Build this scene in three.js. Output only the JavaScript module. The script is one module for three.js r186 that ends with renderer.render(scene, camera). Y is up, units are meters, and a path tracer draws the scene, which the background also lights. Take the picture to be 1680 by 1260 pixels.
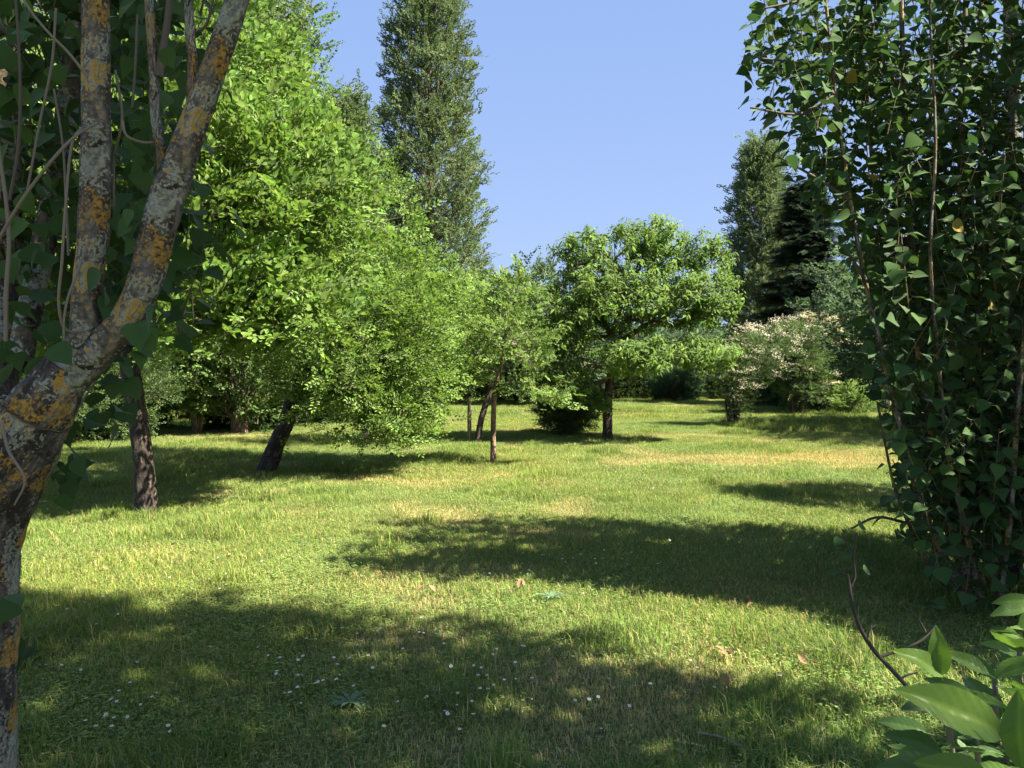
import * as THREE from 'three';
import { mergeGeometries } from 'three/addons/utils/BufferGeometryUtils.js';

// ---------------------------------------------------------------- camera, sky, sun, exposure
const scene = new THREE.Scene();
const EYE = 1.7, FOC = 1264;                       // eye height; focal length in pixels of the 1680 x 1260 photograph
const camera = new THREE.PerspectiveCamera(53.0, 4 / 3, 0.05, 1500);
camera.position.set(0, EYE, 0);
camera.rotation.set(-Math.atan(30 / FOC), 0, 0);

const renderer = new THREE.WebGLRenderer({ antialias: true });
renderer.toneMapping = THREE.LinearToneMapping;
renderer.toneMappingExposure = 4.8;
renderer.shadowMap.enabled = true;

const SUN_EL = 50 * Math.PI / 180, SUN_AZ = 21 * Math.PI / 180;   // from the right, a little behind the camera
const sunDir = new THREE.Vector3(Math.cos(SUN_EL) * Math.cos(SUN_AZ), Math.sin(SUN_EL), Math.cos(SUN_EL) * Math.sin(SUN_AZ));
const sun = new THREE.DirectionalLight(new THREE.Color().setRGB(1.0, 0.94, 0.8), 5.0);
sun.name = 'sun';
sun.position.copy(sunDir).multiplyScalar(80).add(new THREE.Vector3(0, 0, -15));
sun.target.position.set(0, 0, -15);
sun.castShadow = true;
sun.shadow.mapSize.set(4096, 4096);
Object.assign(sun.shadow.camera, { left: -45, right: 45, top: 45, bottom: -45, near: 1, far: 200 });
scene.add(sun, sun.target);

{ // clear summer sky: pale blue near the horizon, deeper overhead, a broad bright zone round the sun, added off view to whiten the shade
  const W = 512, H = 256, data = new Float32Array(W * H * 4);
  for (let j = 0; j < H; j++) {
    const up = ((j + 0.5) / H - 0.5) * Math.PI, y = Math.sin(up);
    for (let i = 0; i < W; i++) {
      const a = ((i + 0.5) / W - 0.5) * 2 * Math.PI;
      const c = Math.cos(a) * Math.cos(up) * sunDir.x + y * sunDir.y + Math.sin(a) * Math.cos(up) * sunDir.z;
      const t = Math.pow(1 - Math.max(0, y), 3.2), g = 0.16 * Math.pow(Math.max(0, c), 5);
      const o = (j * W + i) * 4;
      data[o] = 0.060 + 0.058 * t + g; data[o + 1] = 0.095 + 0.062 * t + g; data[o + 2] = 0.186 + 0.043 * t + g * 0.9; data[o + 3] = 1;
    }
  }
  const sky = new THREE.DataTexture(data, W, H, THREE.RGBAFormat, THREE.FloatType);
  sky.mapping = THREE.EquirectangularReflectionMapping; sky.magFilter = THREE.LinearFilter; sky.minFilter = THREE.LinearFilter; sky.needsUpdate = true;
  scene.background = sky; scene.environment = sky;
}

// ---------------------------------------------------------------- helpers
function rngOf(seed) { let s = seed | 0; return () => { s = (s + 0x6d2b79f5) | 0; let t = Math.imul(s ^ (s >>> 15), 1 | s); t = (t + Math.imul(t ^ (t >>> 7), 61 | t)) ^ t; return ((t ^ (t >>> 14)) >>> 0) / 4294967296; }; }
const V = (x, y, z) => new THREE.Vector3(x, y, z);
const at = (px, py, d) => V((px - 840) / FOC * d, EYE + (600 - py) / FOC * d, -d);   // photograph pixel at a distance -> place in metres
const gauss = (r) => (r() + r() + r() + r() - 2) * 1.0;
const lerp = THREE.MathUtils.lerp, clamp = THREE.MathUtils.clamp;
function hash2(x, y, s) { let h = Math.imul(x | 0, 374761393) ^ Math.imul(y | 0, 668265263) ^ Math.imul(s | 0, 2246822519); h = Math.imul(h ^ (h >>> 13), 1274126177); return ((h ^ (h >>> 16)) >>> 0) / 4294967296; }
function noise2(x, y, s = 1) { const ix = Math.floor(x), iy = Math.floor(y), fx = x - ix, fy = y - iy, u = fx * fx * (3 - 2 * fx), v = fy * fy * (3 - 2 * fy); return lerp(lerp(hash2(ix, iy, s), hash2(ix + 1, iy, s), u), lerp(hash2(ix, iy + 1, s), hash2(ix + 1, iy + 1, s), u), v); }
function fbm(x, y, s = 1, o = 4) { let a = 0.5, t = 0, n = 0; for (let i = 0; i < o; i++) { t += a * noise2(x, y, s + i); n += a; x *= 2; y *= 2; a *= 0.5; } return t / n; }
const wrapNoise = (u, v, cx, cy, s) => { // tileable: u, v in 0..1
  const x = u * cx, y = v * cy, ix = Math.floor(x), iy = Math.floor(y), fx = x - ix, fy = y - iy, a = fx * fx * (3 - 2 * fx), b = fy * fy * (3 - 2 * fy), X = (i) => ((i % cx) + cx) % cx, Y = (i) => ((i % cy) + cy) % cy;
  return lerp(lerp(hash2(X(ix), Y(iy), s), hash2(X(ix + 1), Y(iy), s), a), lerp(hash2(X(ix), Y(iy + 1), s), hash2(X(ix + 1), Y(iy + 1), s), a), b);
};
const wrapFbm = (u, v, cx, cy, s, o = 4) => { let a = 0.5, t = 0, n = 0; for (let i = 0; i < o; i++) { t += a * wrapNoise(u, v, cx << i, cy << i, s + i * 7); n += a; a *= 0.5; } return t / n; };
function texture(size, srgb, f) {
  const data = new Uint8Array(size * size * 4);
  for (let j = 0; j < size; j++) for (let i = 0; i < size; i++) { const c = f((i + 0.5) / size, (j + 0.5) / size), o = (j * size + i) * 4; for (let k = 0; k < 3; k++) data[o + k] = clamp(Math.round(c[k] * 255), 0, 255); data[o + 3] = 255; }
  const t = new THREE.DataTexture(data, size, size, THREE.RGBAFormat); t.wrapS = t.wrapT = THREE.RepeatWrapping; t.magFilter = THREE.LinearFilter; t.minFilter = THREE.LinearMipmapLinearFilter; t.generateMipmaps = true;
  if (srgb) t.colorSpace = THREE.SRGBColorSpace; t.needsUpdate = true; return t;
}
const used = {};
function numbered(name) { const n = used[name] = (used[name] ?? -1) + 1; return n ? name + '_' + String(n).padStart(3, '0') : name; }
function tag(o, label, category, group, kind) { if (label) o.userData.label = label; if (category) o.userData.category = category; if (group) o.userData.group = group; if (kind) o.userData.kind = kind; return o; }
function thing(name, label, category, pos, group) { const g = new THREE.Group(); g.name = numbered(name); if (pos) g.position.copy(pos); scene.add(g); return tag(g, label, category, group); }
function lit(m) { m.castShadow = true; m.receiveShadow = true; return m; }
function part(parent, name, geo, mat, kind) { const m = lit(new THREE.Mesh(geo, mat)); m.name = name; if (kind) m.userData.kind = kind; parent.add(m); return m; }

class Soup { // triangles with vertex colours
  constructor() { this.p = []; this.c = []; this.i = []; }
  v(x, y, z, c) { this.p.push(x, y, z); this.c.push(c[0], c[1], c[2]); return this.p.length / 3 - 1; }
  t(a, b, c) { this.i.push(a, b, c); }
  geo() { const g = new THREE.BufferGeometry(); g.setAttribute('position', new THREE.Float32BufferAttribute(this.p, 3)); g.setAttribute('color', new THREE.Float32BufferAttribute(this.c, 3)); g.setIndex(this.i); g.computeVertexNormals(); return g; }
}
const T1 = V(), T2 = V(), T3 = V();
// leaf outlines: [distance along, half width] of the stations between base and tip
const OUTLINE = {
  oval: [[0.22, 0.36], [0.5, 0.5], [0.8, 0.3]], simple: [[0.45, 0.5]], lance: [[0.2, 0.34], [0.5, 0.5], [0.78, 0.3]],
  delta: [[0.015, 0.2], [0.1, 0.41], [0.24, 0.51], [0.42, 0.47], [0.6, 0.34], [0.78, 0.17], [0.91, 0.06]], needle: [],
};
function leaf(S, o, dir, nrm, len, wid, shape, color, fold = 0.25, curl = 0.2) {
  const y = T1.copy(dir).normalize(), x = T2.crossVectors(y, nrm).normalize(), n = T3.crossVectors(x, y);
  const put = (s, w, h) => S.v(o.x + y.x * s * len + x.x * w * wid + n.x * h, o.y + y.y * s * len + x.y * w * wid + n.y * h, o.z + y.z * s * len + x.z * w * wid + n.z * h, color);
  const st = OUTLINE[shape], bend = (s) => -curl * len * s * s;
  let base = put(0, 0, 0), L = null;
  for (const [s, w] of st) {
    const m = put(s, 0, bend(s)), l = put(s, -w, bend(s) + fold * w * wid), r = put(s, w, bend(s) + fold * w * wid);
    if (!L) { S.t(base, m, l); S.t(base, r, m); } else { S.t(L[0], m, l); S.t(L[0], l, L[1]); S.t(L[0], r, m); S.t(L[0], L[2], r); }
    L = [m, l, r];
  }
  const tip = put(1, 0, bend(1));
  if (L) { S.t(L[0], tip, L[1]); S.t(L[0], L[2], tip); }
}
function stick(S, a, b, ra, rb, color, n = 3) {
  const y = V().subVectors(b, a).normalize(), x = V().crossVectors(y, Math.abs(y.y) < 0.9 ? V(0, 1, 0) : V(1, 0, 0)).normalize(), z = V().crossVectors(x, y), A = [], B = [];
  for (let k = 0; k < n; k++) { const f = k / n * Math.PI * 2, c = Math.cos(f), s = Math.sin(f); A.push(S.v(a.x + (x.x * c + z.x * s) * ra, a.y + (x.y * c + z.y * s) * ra, a.z + (x.z * c + z.z * s) * ra, color)); B.push(S.v(b.x + (x.x * c + z.x * s) * rb, b.y + (x.y * c + z.y * s) * rb, b.z + (x.z * c + z.z * s) * rb, color)); }
  for (let k = 0; k < n; k++) { const q = (k + 1) % n; S.t(A[k], A[q], B[q]); S.t(A[k], B[q], B[k]); }
}
const jitter = (c, r, amt = 0.2) => { const b = 1 + (r() - 0.5) * 2 * amt, h = (r() - 0.5) * amt * 0.7; return [c[0] * b * (1 + h), c[1] * b, c[2] * b * (1 - h)]; };

// a bark-covered stem along points [x, y, z, radius], with bumps and a root flare
function stem(points, seg = 10, rough = 0.06, seed = 1, per = 6, flare = 0) {
  const curve = new THREE.CatmullRomCurve3(points.map((p) => V(p[0], p[1], p[2])), false, 'centripetal'), N = Math.max(2, (points.length - 1) * per), pos = [], uv = [], idx = [];
  let side = V(0, 0, -1), dist = 0, last = null;
  for (let i = 0; i <= N; i++) {
    const t = i / N, p = curve.getPoint(t), f = curve.getTangent(t), k = Math.min(points.length - 2, Math.floor(t * (points.length - 1))), u = t * (points.length - 1) - k;
    let r = lerp(points[k][3], points[k + 1][3], u) * (1 + flare * Math.exp(-t * 14));
    if (last) dist += p.distanceTo(last); last = p.clone();
    side.addScaledVector(f, -side.dot(f)).normalize(); const b = V().crossVectors(f, side);
    for (let j = 0; j <= seg; j++) {
      const a = j / seg * Math.PI * 2, jj = j % seg;
      const q = r * (1 + rough * 2 * (fbm(jj * 9.3 / seg * 1.5, dist * 5, seed, 3) - 0.5) + rough * 0.9 * (noise2(jj * 0.9, dist * 22, seed + 4) - 0.5) + flare * 0.35 * Math.exp(-t * 14) * Math.sin(a * 4 + seed));
      pos.push(p.x + (side.x * Math.cos(a) + b.x * Math.sin(a)) * q, p.y + (side.y * Math.cos(a) + b.y * Math.sin(a)) * q, p.z + (side.z * Math.cos(a) + b.z * Math.sin(a)) * q);
      uv.push(j / seg * Math.max(1, Math.round(r * 2 * Math.PI * 4)) / 4, dist);
    }
  }
  for (let i = 0; i < N; i++) for (let j = 0; j < seg; j++) { const a = i * (seg + 1) + j, b = a + seg + 1; idx.push(a, a + 1, b + 1, a, b + 1, b); }
  const tip = pos.length / 3, e = points[points.length - 1]; pos.push(e[0], e[1], e[2]); uv.push(0, dist);
  for (let j = 0; j < seg; j++) idx.push(N * (seg + 1) + j, N * (seg + 1) + j + 1, tip);
  const g = new THREE.BufferGeometry(); g.setAttribute('position', new THREE.Float32BufferAttribute(pos, 3)); g.setAttribute('uv', new THREE.Float32BufferAttribute(uv, 2)); g.setIndex(idx); g.computeVertexNormals(); return g;
}
const px4 = (list, d) => list.map(([x, y, w, dd]) => { const p = at(x, y, d + (dd ?? 0)); return [p.x, p.y, p.z, w / 2 / FOC * (d + (dd ?? 0))]; });

// ---------------------------------------------------------------- materials
const rgb = (r, g, b) => new THREE.Color().setRGB(r, g, b);
const leafMat = (trans = 0.4, coat = 0.2, coatRough = 0.42) => new THREE.MeshPhysicalMaterial({ color: 0xffffff, vertexColors: true, roughness: 1, transmission: trans, thickness: 0, clearcoat: coat, clearcoatRoughness: coatRough, side: THREE.DoubleSide, specularIntensity: 0.35 });
const M = { leaf: leafMat(0.45, 0.06), glossy: leafMat(0.3, 0.07, 0.45), needle: leafMat(0.12, 0.05), grass: leafMat(0.4, 0.03), petal: leafMat(0.4, 0), dry: leafMat(0.25, 0) };
const barkHeight = (u, v, s) => { const w = wrapFbm(u, v, 5, 4, s, 3), f = wrapFbm(u + (w - 0.5) * 0.12, v, 18, 5, s + 50, 4); return clamp(0.5 + (f - 0.5) * 2.4, 0, 1); };
function bark(seed, dark, light, lichen, tile = 1) {
  const map = texture(lichen ? 1024 : 512, true, (u, v) => {
    const h = barkHeight(u, v, seed), g = wrapFbm(u, v, 60, 60, seed + 9, 2), m = wrapFbm(u, v, 4, 4, seed + 21, 3);
    let c = [0, 1, 2].map((k) => lerp(dark[k], light[k], clamp(h * 0.75 + (g - 0.5) * 0.7 + (m - 0.5) * 0.5, 0, 1)));
    if (lichen) {
      const a = wrapFbm(u, v, 9, 7, seed + 33, 6), b = wrapFbm(u, v, 11, 6, seed + 44, 6), e = wrapFbm(u, v, 90, 90, seed + 55, 3), q = wrapFbm(u, v, 3, 3, seed + 61, 2), f = wrapFbm(u, v, 24, 24, seed + 71, 3);
      if (a + (e - 0.5) * 0.5 + (f - 0.5) * 0.3 > 0.57) c = c.map((x, k) => lerp(x, [0.60, 0.61, 0.54][k], 0.25 + 0.7 * e));
      if (b + (e - 0.5) * 0.5 + (f - 0.5) * 0.25 + (q - 0.5) * 0.35 > lichen) c = c.map((x, k) => lerp(x, [0.64, 0.46, 0.13][k], 0.2 + 0.8 * e));
    }
    return c;
  });
  const bump = texture(512, false, (u, v) => { const h = barkHeight(u, v, seed) * 0.7 + wrapFbm(u, v, 70, 70, seed + 3, 3) * 0.3; return [h, h, h]; });
  for (const t of [map, bump]) t.repeat.set(tile, tile);
  return new THREE.MeshStandardMaterial({ map, bumpMap: bump, bumpScale: 0.02, roughness: 0.95 });
}
M.barkPoplar = bark(11, [0.15, 0.125, 0.10], [0.50, 0.47, 0.42], 0.655, 1.6);
M.barkMossy = bark(19, [0.14, 0.11, 0.07], [0.42, 0.37, 0.28], 0.72, 1.2);
M.barkFruit = bark(23, [0.15, 0.12, 0.10], [0.42, 0.36, 0.31], 0, 2);
M.barkPale = bark(29, [0.30, 0.23, 0.18], [0.66, 0.56, 0.47], 0, 1.4);
M.barkFine = new THREE.MeshStandardMaterial({ color: rgb(0.085, 0.065, 0.048), roughness: 0.9 });
M.shoot = new THREE.MeshStandardMaterial({ color: rgb(0.16, 0.13, 0.09), roughness: 0.85 });
M.twigDark = new THREE.MeshStandardMaterial({ color: rgb(0.05, 0.038, 0.028), roughness: 0.85 });

// ---------------------------------------------------------------- ground
const GN = 260, GS = 520;
const bumpy = (x, z) => { const far = clamp(1 - Math.hypot(x, z + 15) / 120, 0, 1); return (fbm(x * 0.22 + 40, z * 0.22 + 40, 5, 3) - 0.5) * 0.14 * far; };
function groundY(x, z) { const s = GS / GN, gx = Math.floor(x / s), gz = Math.floor(z / s), fx = x / s - gx, fz = z / s - gz, h = (i, j) => bumpy(i * s, j * s); return lerp(lerp(h(gx, gz), h(gx + 1, gz), fx), lerp(h(gx, gz + 1), h(gx + 1, gz + 1), fx), fz); }
{
  const g = new THREE.PlaneGeometry(GS, GS, GN, GN).rotateX(-Math.PI / 2), p = g.attributes.position, uv = g.attributes.uv;
  for (let i = 0; i < p.count; i++) { p.setY(i, bumpy(p.getX(i), p.getZ(i))); uv.setXY(i, p.getX(i) / 2.6, p.getZ(i) / 2.6); }
  g.computeVertexNormals();
  const map = texture(1024, true, (u, v) => {
    const a = wrapFbm(u, v, 5, 5, 3, 5), f = wrapFbm(u, v, 120, 120, 8, 3), s = wrapFbm(u, v, 200, 40, 14, 2);
    const k = clamp((a - 0.5) * 2 + 0.45, 0, 1), d = 0.75 + (f - 0.5) * 0.9 + (s - 0.5) * 0.4;
    return [lerp(0.34, 0.44, k) * d, lerp(0.40, 0.40, k) * d, lerp(0.18, 0.24, k) * d];
  });
  const bump = texture(512, false, (u, v) => { const h = wrapFbm(u, v, 60, 60, 6, 4); return [h, h, h]; });
  const m = new THREE.Mesh(g, new THREE.MeshStandardMaterial({ map, bumpMap: bump, bumpScale: 0.02, roughness: 1 }));
  m.name = 'lawn_ground'; m.receiveShadow = true; m.castShadow = true; scene.add(tag(m, null, null, null, 'structure'));
}

// ---------------------------------------------------------------- grass
{
  const r = rngOf(7);
  const greens = [[0.095, 0.165, 0.026], [0.14, 0.21, 0.038], [0.20, 0.26, 0.055], [0.115, 0.195, 0.034]], straw = [0.40, 0.34, 0.16];
  function blade(S, x, z, h, w, lean, dir, c) {
    const dx = Math.cos(dir), dz = Math.sin(dir), sx = -dz * w / 2, sz = dx * w / 2, a = S.v(x - sx, -0.005, z - sz, c), b = S.v(x + sx, -0.005, z + sz, c);
    const m = lean * 0.35, my = h * 0.6, l = S.v(x + dx * m - sx * 0.8, my, z + dz * m - sz * 0.8, c), q = S.v(x + dx * m + sx * 0.8, my, z + dz * m + sz * 0.8, c), t = S.v(x + dx * lean, h * (1 - 0.25 * Math.min(1, lean / h)), z + dz * lean, c);
    S.t(a, b, q); S.t(a, q, l); S.t(l, q, t);
  }
  function patch(n, R, hMin, hMax, width, dry, clover, seed) {
    const S = new Soup(), r = rngOf(seed);
    for (let k = 0; k < n; k++) {
      const a = r() * 6.283, q = R * Math.pow(r(), 0.7), x = Math.cos(a) * q, z = Math.sin(a) * q, h = lerp(hMin, hMax, Math.pow(r(), 1.6)) * (1 - 0.4 * (q / R) ** 2);
      const c = r() < dry ? jitter(straw, r, 0.3) : jitter(greens[Math.floor(r() * 4)], r, 0.25);
      blade(S, x, z, h, width * (0.6 + 0.8 * r()), h * (0.2 + 1.0 * r()), r() * 6.283, c);
    }
    for (let k = 0; k < clover; k++) {
      const a = r() * 6.283, q = R * Math.pow(r(), 0.6), o = V(Math.cos(a) * q, 0.015 + 0.035 * r(), Math.sin(a) * q), c = jitter([0.15, 0.235, 0.05], r, 0.3), f = r() * 6.283, s = 0.0035 + 0.0045 * r();
      for (let j = 0; j < 3; j++) { const g = f + j * 2.094; leaf(S, o, V(Math.cos(g), 0.15, Math.sin(g)), V(gauss(r) * 0.3, 1, gauss(r) * 0.3), s * 1.3, s * 1.4, 'simple', c, 0.15, 0.1); }
    }
    return S.geo();
  }
  const kinds = [patch(900, 0.3, 0.02, 0.085, 0.0036, 0.12, 30, 1), patch(800, 0.3, 0.018, 0.07, 0.0036, 0.3, 40, 2), patch(700, 0.3, 0.015, 0.06, 0.0036, 0.14, 170, 3), patch(900, 0.28, 0.04, 0.14, 0.004, 0.07, 0, 4), patch(240, 0.2, 0.08, 0.24, 0.005, 0.08, 0, 5), patch(620, 0.32, 0.01, 0.05, 0.0036, 0.7, 10, 6)];
  const lists = kinds.map(() => []);
  function sow(d0, d1, step, scale) {
    for (let z = d0; z < d1; z += step) {
      const half = z * 0.70 + 2.5;
      for (let x = -half; x < half; x += step) {
        const X = x + (r() - 0.5) * step * 1.3, Z = -(z + (r() - 0.5) * step * 1.3), a = fbm(X * 0.9, Z * 0.9, 31, 3), b = fbm(X * 1.7 + 9, Z * 1.7, 61, 3), dry = 0.55 * fbm(X * 0.45, Z * 0.6 + 3, 91, 3) + 0.45 * fbm(X * 1.6, Z * 1.6, 97, 3);
        let k = 0;
        const straw = dry + 0.17 * Math.exp(-(((X - 4.6) / 3) ** 2 + ((Z + 14.3) / 1.7) ** 2)) + 0.24 * Math.exp(-(((X + 8) / 5) ** 2 + ((Z + 19.5) / 1.8) ** 2)) + 0.10 * Math.exp(-(((X - 1.5) / 1.5) ** 2 + ((Z + 4.5) / 1) ** 2));
        if (straw > 0.63) k = 5; else if (straw > 0.55) k = 1; else if (b > 0.60) k = 2; else if (a > 0.60) k = 3;
        const tall = (Z < -19 && Z > -24.5 && X > 6 && X < 12 && r() < 0.35) || r() < 0.004;
        if (tall) k = 4;
        lists[k].push([X, Z, scale * (0.8 + 0.45 * r()), r() * 6.283, a, dry]);
      }
    }
  }
  sow(1.6, 11, 0.19, 1); sow(11, 24, 0.25, 1.15); sow(24, 50, 0.4, 1.5);
  const m = new THREE.Matrix4(), q = new THREE.Quaternion(), up = V(0, 1, 0), col = new THREE.Color();
  const names = ['grass', 'dry_grass', 'clover_grass', 'lush_grass', 'tall_grass', 'straw_grass'];
  const words = ['short mown green grass of the lawn', 'half dried grass in the lawn', 'clover growing among the lawn grass', 'darker longer lawn grass in tufts', 'tall seeding grass left uncut in the lawn', 'straw coloured dried grass in the lawn'];
  lists.forEach((list, k) => {
    const I = lit(new THREE.InstancedMesh(kinds[k], M.grass, list.length)); I.name = names[k];
    list.forEach(([x, z, s, t, a], i) => {
      m.compose(V(x, groundY(x, z), z), q.setFromAxisAngle(up, t), V(s, s * (0.75 + 0.6 * hash2(i, k, 3)), s)); I.setMatrixAt(i, m);
      const y = fbm(x * 0.35 + 20, z * 0.35, 17, 3), b = 0.86 + 0.34 * hash2(i, k, 9); col.setRGB(b * (0.85 + 0.5 * y), b * (1 + 0.12 * y), b * (0.95 - 0.1 * y)); I.setColorAt(i, col);
    });
    scene.add(tag(I, words[k], 'grass', null, 'stuff'));
  });
}

// ---------------------------------------------------------------- sprigs (a twig with its leaves, growing along +y, upper side +z)
const G0 = { plum: [0.15, 0.25, 0.036], plumPale: [0.20, 0.30, 0.06], cherry: [0.115, 0.2, 0.03], pop: [0.115, 0.165, 0.048], near: [0.045, 0.10, 0.024] };
function sprig({ n, len, leafLen, leafWid, shape, color, alt, angle = 1.0, petiole = 0.01, twig = 0.0022, spread = 0.5, seed = 1, vary = 0.22, curl = 0.25, droop = 0, pair = false, tipLeaf = true, fold = 0.25 }) {
  const S = new Soup(), r = rngOf(seed);
  stick(S, V(0, 0, 0), V(0, len, 0), twig, twig * 0.5, [0.13, 0.11, 0.06]);
  for (let k = 0; k < n; k++) {
    const t = (k + 0.7) / n, side = k % 2 ? 1 : -1, az = side * (0.9 + spread * gauss(r)) + (pair ? 0 : gauss(r) * 0.5), o = V(0, t * len, 0), an = angle * (0.75 + 0.5 * r());
    const dir = V(Math.sin(an) * Math.sin(az) * 1.2, Math.cos(an), Math.sin(an) * Math.cos(az) * 0.5 + gauss(r) * 0.25 - droop).normalize(), nr = V(gauss(r) * 0.5, -0.25 + gauss(r) * 0.3, 1).normalize();
    const s = (0.65 + 0.5 * r()) * (1 - 0.25 * t), c = jitter(alt && r() < 0.3 ? alt : color, r, vary), b = o.clone().addScaledVector(dir, petiole);
    if (petiole > 0.015) stick(S, o, b, 0.0013, 0.001, [0.16, 0.19, 0.06]);
    leaf(S, b, V(dir.x, dir.y, dir.z - droop * 0.6), nr, leafLen * s, leafWid * s, shape, c, fold, curl * (0.4 + r()));
  }
  if (tipLeaf) leaf(S, V(0, len, 0), V(gauss(r) * 0.3, 1, 0.1), V(0, -0.2, 1), leafLen * 0.7, leafWid * 0.6, shape, jitter(color, r, vary), 0.35, 0.2);
  return S.geo();
}
function whorl(seed, n, L, W, color, alt) { // cherry: leaves fanned round a shoot tip and hanging
  const S = new Soup(), r = rngOf(seed);
  stick(S, V(0, -0.1, 0), V(0, 0.08, 0), 0.003, 0.002, [0.12, 0.09, 0.06]);
  for (let k = 0; k < n; k++) { const a = k * 2.4 + r(), o = V(0, 0.08 - 0.16 * r(), 0), e = -0.15 - 0.75 * r() + (k < 2 ? 0.8 : 0), dir = V(Math.cos(a), e, Math.sin(a)), s = 0.65 + 0.45 * r(); const b = o.clone().addScaledVector(dir, 0.03); leaf(S, b, dir, V(dir.x * -e, 1, dir.z * -e), L * s, W * s, 'lance', jitter(r() < 0.25 ? alt : color, r, 0.22), 0.4, 0.35); }
  return S.geo();
}
const SP = {
  plum: sprig({ n: 9, len: 0.26, leafLen: 0.085, leafWid: 0.05, shape: 'oval', color: G0.plum, alt: G0.plumPale, seed: 3, petiole: 0.012, curl: 0.2 }),
  plumB: sprig({ n: 9, len: 0.27, leafLen: 0.08, leafWid: 0.045, shape: 'oval', color: [0.14, 0.24, 0.036], alt: G0.plumPale, seed: 5, petiole: 0.012, curl: 0.22 }),
  young: sprig({ n: 9, len: 0.24, leafLen: 0.085, leafWid: 0.052, shape: 'oval', color: [0.15, 0.235, 0.042], alt: [0.21, 0.285, 0.075], seed: 8 }),
  cherry: whorl(9, 8, 0.135, 0.042, G0.cherry, [0.17, 0.26, 0.04]),
  poplarFar: sprig({ n: 22, len: 0.45, leafLen: 0.085, leafWid: 0.085, shape: 'simple', color: G0.pop, alt: [0.13, 0.18, 0.065], seed: 12, petiole: 0.04, spread: 1.2, angle: 0.9, vary: 0.3 }),
  broadleafSunlit: sprig({ n: 18, len: 0.5, leafLen: 0.08, leafWid: 0.08, shape: 'simple', color: [0.12, 0.20, 0.035], alt: [0.17, 0.25, 0.06], seed: 13, petiole: 0.04, spread: 1.2, vary: 0.3 }),  // brighter poplar green, partly sunlight put into the leaf colour
  shrub: sprig({ n: 16, len: 0.3, leafLen: 0.075, leafWid: 0.045, shape: 'simple', color: [0.075, 0.13, 0.03], alt: [0.12, 0.18, 0.05], seed: 14, spread: 0.9, vary: 0.3 }),
  evergreen: sprig({ n: 10, len: 0.3, leafLen: 0.11, leafWid: 0.045, shape: 'oval', color: [0.042, 0.09, 0.022], alt: [0.065, 0.125, 0.03], seed: 15, spread: 0.8 }),
  hedge: sprig({ n: 16, len: 0.3, leafLen: 0.075, leafWid: 0.045, shape: 'simple', color: [0.05, 0.085, 0.02], alt: [0.075, 0.115, 0.028], seed: 18, spread: 0.9, vary: 0.3 }),  // shrub sprig again, shade of the hedge face put into a darker colour
  far: sprig({ n: 14, len: 0.6, leafLen: 0.14, leafWid: 0.1, shape: 'simple', color: [0.07, 0.12, 0.045], alt: [0.10, 0.15, 0.06], seed: 16, spread: 1.2, vary: 0.3 }),
  conifer: (() => { const S = new Soup(), r = rngOf(77); stick(S, V(0, 0, 0), V(0, 0.6, 0), 0.006, 0.002, [0.08, 0.06, 0.04]); for (let b = 0; b < 9; b++) { const t = b / 9, L = 0.28 * (1 - t * 0.75); for (const s of [-1, 1]) { const o = V(0, t * 0.55, 0), e = V(s * L * 0.8, t * 0.55 + L * 0.6, -0.04 - 0.06 * r()); for (let k = 0; k < 9; k++) { const p = o.clone().lerp(e, (k + 0.5) / 9); for (const q of [-1, 1]) leaf(S, p, V(s * 0.5 + q * 0.5, 0.9 - q * s * 0.4, gauss(r) * 0.4), V(0, 0, 1), 0.055, 0.016, 'simple', jitter([0.034, 0.066, 0.026], r, 0.3), 0.2, 0.1); } } } return S.geo(); })(),
};
const X1 = V(), Y1 = V(), Z1 = V();
function placeSprig(I, i, p, dir, upSide, s, mat) { Y1.copy(dir).normalize(); X1.crossVectors(Y1, upSide); if (X1.lengthSq() < 1e-4) X1.set(1, 0, 0); X1.normalize(); Z1.crossVectors(X1, Y1); mat.makeBasis(X1, Y1, Z1); mat.scale(T1.set(s, s, s)).setPosition(p); I.setMatrixAt(i, mat); }
function crownOf(parent, name, geo, mat, sprigs, tint = 0.25, seed = 1) { // sprigs: [p, dir, upSide, scale, clumpTint]
  const I = lit(new THREE.InstancedMesh(geo, mat, sprigs.length)), m = new THREE.Matrix4(), c = new THREE.Color(), r = rngOf(seed);
  sprigs.forEach(([p, d, u, s, k = 1], i) => { placeSprig(I, i, p, d, u, s, m); const b = k * (1 + (r() - 0.5) * tint), h = (r() - 0.5) * tint * 0.6; c.setRGB(b * (1 + h), b, b * (1 - h)); I.setColorAt(i, c); });
  I.name = name; I.userData.kind = 'stuff'; parent.add(I); return I;
}

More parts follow.
